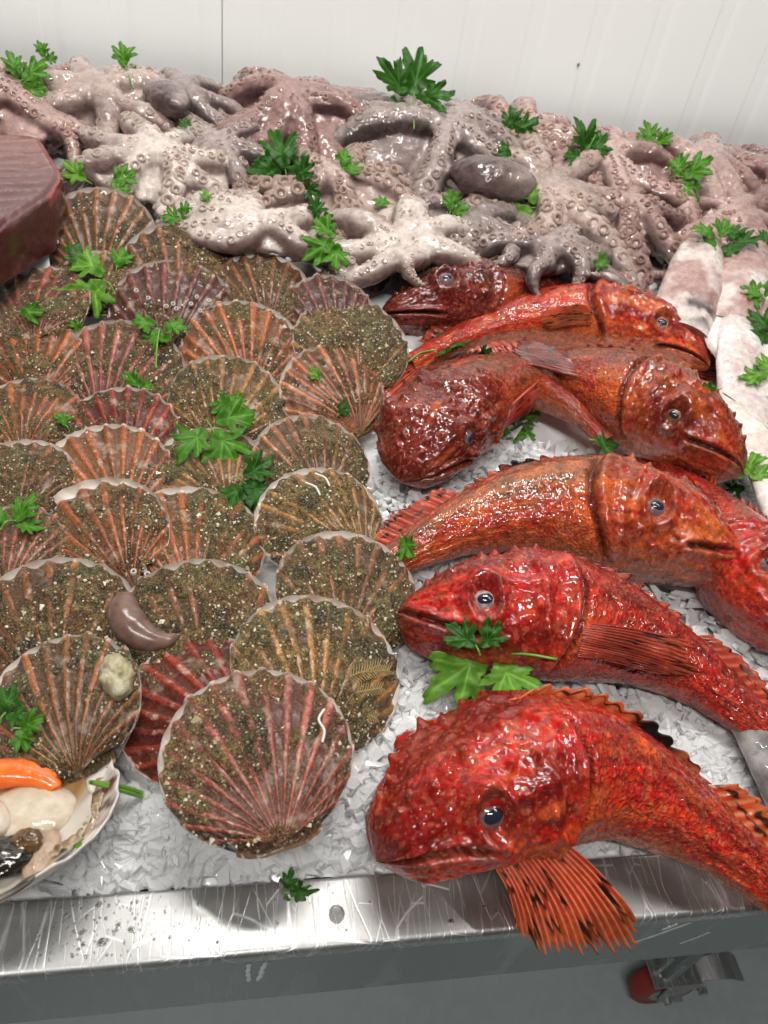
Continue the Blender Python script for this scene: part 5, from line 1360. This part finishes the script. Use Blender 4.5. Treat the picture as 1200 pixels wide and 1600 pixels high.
def cast(px, py):
    v = Vector(unit(ray(px, py))); ok, loc, nrm, *_ = scene.ray_cast(DG, Vector(CAM), v)
    if not ok: return at(px, py, .1), np.array([0, 0, 1.0])
    return np.array(loc), np.array(nrm)
def smooth_normal(px, py, s):
    N = np.zeros(3)
    for dx, dy in ((0, 0), (s, 0), (-s, 0), (0, s), (0, -s)):
        N += cast(px+dx, py+dy)[1]
    return unit(N)
def basis(nrm, ang):
    d = RGT*math.cos(math.radians(ang))+UPV*math.sin(math.radians(ang))
    y = unit(d-nrm*(d @ nrm)+1e-9); x = np.cross(y, nrm); return np.stack([x, y, nrm], 1)
# px, py, size px, tip direction (deg in picture, 90 = up), leaflets (turn, scale), shade, label, stem (px vector or None)
T3 = [(0, 1.0), (75, .8), (-75, .8)]; T2 = [(25, 1.0), (-60, .85)]; T1 = [(0, 1.0)]
PA = [
 (48, 122, 62, 35, T3, "mid", "parsley sprig on the pale cream octopus at the far left", None),
 (68, 72, 30, 80, T2, "mid", "small parsley tip on the skyline of the heap, far left", None),
 (200, 92, 50, 60, T2, "mid", "parsley sprig on the skyline between the cream and dark octopus", (8, -34)),
 (122, 275, 50, 130, T1, "light", "bright parsley leaf between the tuna and the tallest scallop", None),
 (190, 285, 52, 20, T2, "mid", "parsley leaf touching the top of the tallest scallop", None),
 (275, 342, 38, 150, T2, "mid", "parsley leaf on the white octopus behind the grey gritty scallop", None),
 (325, 312, 26, 95, T1, "light", "single narrow parsley leaflet below the large open sucker", None),
 (285, 200, 26, 40, T1, "dark", "parsley scrap in the dark gap beside the pinkish-brown octopus", None),
 (440, 245, 82, 120, T3, "dark", "big dark parsley leaf on the front of the pinkish-brown octopus", None),
 (478, 275, 52, 60, T2, "dark", "dark parsley leaf tucked right of the biggest back leaf", None),
 (542, 260, 42, 60, T2, "mid", "parsley leaf on the beady-suckered octopus", None),
 (495, 335, 42, 60, T2, "dark", "parsley leaf above the long bright leaf in the middle", None),
 (505, 388, 70, 205, T3, "mid", "long bright parsley leaf in front of the smooth white octopus", None),
 (600, 322, 34, 160, T1, "mid", "small parsley leaf on top of the smooth white octopus", None),
 (655, 118, 88, 55, [(0, 1.0), (70, .85), (-60, .8), (150, .6)], "dark", "tall parsley sprig standing up against the wall", (-8, -50)),
 (708, 325, 40, 80, T2, "mid", "parsley leaf under the dark mantle of the large grey octopus", None),
 (812, 205, 52, 30, T3, "dark", "parsley sprig right of the large grey octopus near the skyline", None),
 (790, 242, 34, 150, T1, "dark", "folded parsley leaflet below the skyline sprig", None),
 (815, 328, 58, 180, T2, "light", "pale parsley leaf lying flat on the long straight arms", None),
 (905, 228, 66, 120, T3, "dark", "dark parsley leaf hanging between the rosy octopuses", (18, 40)),
 (1018, 215, 44, 100, T3, "mid", "parsley leaf on the crest of the rosy heap, third from the right end", None),
 (1080, 275, 62, 15, T3, "mid", "parsley leaf lying across the dotted rosy octopus", (-35, -5)),
 (935, 418, 34, 70, T1, "mid", "parsley scrap above the back fin of the bright red fish", None),
 (1105, 370, 54, 130, T3, "mid", "parsley leaf on the pink-blotched squid", None),
 (1158, 382, 50, -20, T3, "dark", "dark parsley leaf on the beige squid", (-30, 12)),
 (1196, 375, 36, 60, T2, "dark", "parsley leaf cut by the right edge beside the beige squid", None),
 (1178, 460, 44, 150, T3, "mid", "parsley leaf right of the squid's sharp pointed tip", None),
 (1190, 512, 48, 110, T3, "dark", "dark parsley leaf at the right edge over the pale squid", None),
 (1182, 588, 46, 170, T2, "light", "bright parsley leaf on ice at the right edge", None),
 (1108, 602, 34, 190, T1, "mid", "parsley leaf under the spotted fin of the bright red fish", None),
 (1170, 735, 54, 60, T3, "light", "bright parsley sprig in front of the rusty fish's mouth", (-28, -20)),
 (1152, 768, 36, 200, T1, "dark", "dark parsley leaflet touching the rusty fish's chin", None),
 (140, 450, 78, 200, T2, "light", "bright parsley leaf on the small muddy scallop", (40, -10)),
 (128, 415, 60, 150, T1, "dark", "dark parsley leaf behind the bright one near the tuna", None),
 (185, 410, 50, 80, T1, "mid", "upright parsley leaf behind the bright one near the tuna", None),
 (45, 493, 40, 10, T1, "mid", "parsley scrap on the grey-pink scallop at the left edge", None),
 (120, 512, 26, 150, T1, "mid", "tiny parsley scrap right of the grey-pink scallop", None),
 (250, 530, 52, 260, T3, "mid", "parsley sprig hanging down on the black-mud scallop", (-8, -45)),
 (215, 598, 32, 90, T2, "mid", "small parsley tip in the gap above the dark reddish scallop", None),
 (95, 662, 30, 140, T1, "mid", "parsley scrap on the gritty scallop at the left", None),
 (358, 632, 46, 330, T2, "mid", "parsley leaf on the olive scallop", None),
 (345, 700, 92, 310, T3, "mid", "large parsley sprig in the middle of the scallops", None),
 (395, 768, 74, 330, T3, "dark", "dark parsley leaf under the large sprig among the scallops", None),
 (35, 810, 56, 60, T3, "mid", "parsley sprig at the left edge beside the white-margined scallop", (-30, -18)),
 (495, 591, 26, 120, T1, "light", "tiny parsley scrap on the upturned orange scallop", None),
 (532, 643, 26, 60, T1, "dark", "tiny dark parsley scrap near the hinge of the upturned orange scallop", None),
 (705, 545, 46, 30, T3, "dark", "dark parsley leaf with a long stem on the bright red fish's tail", (-65, -18)),
 (815, 678, 46, 300, T3, "mid", "parsley leaf on ice between the brown fish", None),
 (762, 550, 28, 20, T1, "dark", "parsley scrap on the bright red fish above the blunt-mouthed fish", None),
 (935, 688, 46, 350, T1, "dark", "flat dark parsley leaf along the back of the brown-mottled fish", None),
 (640, 858, 54, 300, T1, "mid", "narrow parsley leaf on the brown-mottled fish's tail side", None),
 (1124, 803, 20, 120, T1, "mid", "tiny parsley scrap above the brown-mottled fish's nose", None),
 (728, 1046, 122, 215, T3, "light", "large bright parsley leaf with a stem on ice before the crimson fish's chin", (140, 14)),
 (735, 1000, 60, 110, T2, "dark", "dark parsley leaf under the crimson fish's eye", None),
 (22, 1105, 56, 80, T3, "dark", "dark wet parsley bunch at the left edge above the opened scallop", None),
 (48, 1140, 46, 350, T2, "mid", "parsley leaf just behind the rim of the opened scallop", None),
 (468, 1388, 46, 10, T3, "dark", "parsley leaf lying on the steel rim", None),
 (125, 1322, 16, 250, T1, "mid", "green parsley crumb on the opened scallop", None),
]
for i, (px, py, sz, ang, lv, shade, label, stem) in enumerate(PA):
    qy = py
    loc, n0 = cast(px, qy)
    while loc[1] > 1.32 and qy < py+90: qy += 4; loc, n0 = cast(px, qy)
    if qy > py: loc = loc+UPV*((qy-py)*.55*depth(loc)/F_PX)
    py = qy; N = unit(smooth_normal(px, py, sz*.3)*.55+np.array([0, 0, .25])-unit(ray(px, py))*.55)
    if 'crimson fish' in label: N = unit(np.array([0, 0, .5])-unit(ray(px, py)))
    Bm = basis(N, ang+np.random.default_rng(i).normal(0, 10)); S = px2m(sz*(.98 if loc[1] < .7 else .86), loc)
    r_ = np.random.default_rng(900+i)
    lift = .0035+.10*S+(.014 if 'crimson fish\'s chin' in label else 0)+(.006 if 'crimson fish\'s eye' in label else 0)
    root = loc+N*lift-Bm[:, 1]*S*.30
    th = thing("parsley_sprig", label, "parsley", root, "parsley leaves strewn over the display")
    for j, (turn, sc) in enumerate(lv):
        V, F, vn = leaflet(1000+i*7+j, S*sc, fold=r_.uniform(.05, .38), droop=r_.uniform(-.1, .6))
        a = math.radians(turn+r_.normal(0, 8)); ca, sa = math.cos(a), math.sin(a)
        V = V @ np.array([[ca, -sa, 0], [sa, ca, 0], [0, 0, 1]]).T
        tl = r_.normal(0, .25); V[:, 2] += V[:, 0]*tl+V[:, 1]*r_.normal(.05, .2)+(.0009*j)
        if j: V[:, :2] += np.array([-sa, ca])*S*.10-np.array([0, 1])*S*.10
        link("leaf", mesh("leaf", V @ Bm.T, F, True, None, {"vein": vn}, M_LEAF[shade]), th)
    if stem is None: end = -Bm[:, 1]*S*.22
    else:
        e0, en = cast(px+stem[0], py-stem[1]); e0 = e0+en*.002-unit(ray(px, py))*.009
        end = e0-root if np.linalg.norm(e0-loc) < .12 else (RGT*stem[0]+UPV*stem[1])*depth(loc)/F_PX
    C = catmull(np.array([np.zeros(3)+Bm[:, 1]*S*.06, end*.5+N*(.0012 if stem is None else .006), end-N*.001]), 14)
    V, F = tube(C, np.linspace(.0008, .0011, 14)*(1.0 if stem else .7), 7, up=N); link("stem", mesh("stem", V, F, True, mat=M_STEM), th)
def lone_stem():
    A, B = at(140, 1222, .052), at(222, 1242, .018); r0 = (A+B)/2
    th = thing("parsley_stalk_piece", "cut green parsley stem lying beside the opened scallop", "parsley", r0)
    for d in (-.0013, .0013):
        C = catmull(np.array([A, (A+B)/2+np.array([0, d, .002]), B+np.array([0, d, 0])])-r0, 16); V, F = tube(C, .0013, 8); link("stem", mesh("stem", V, F, True, mat=M_STEM), th)
lone_stem()
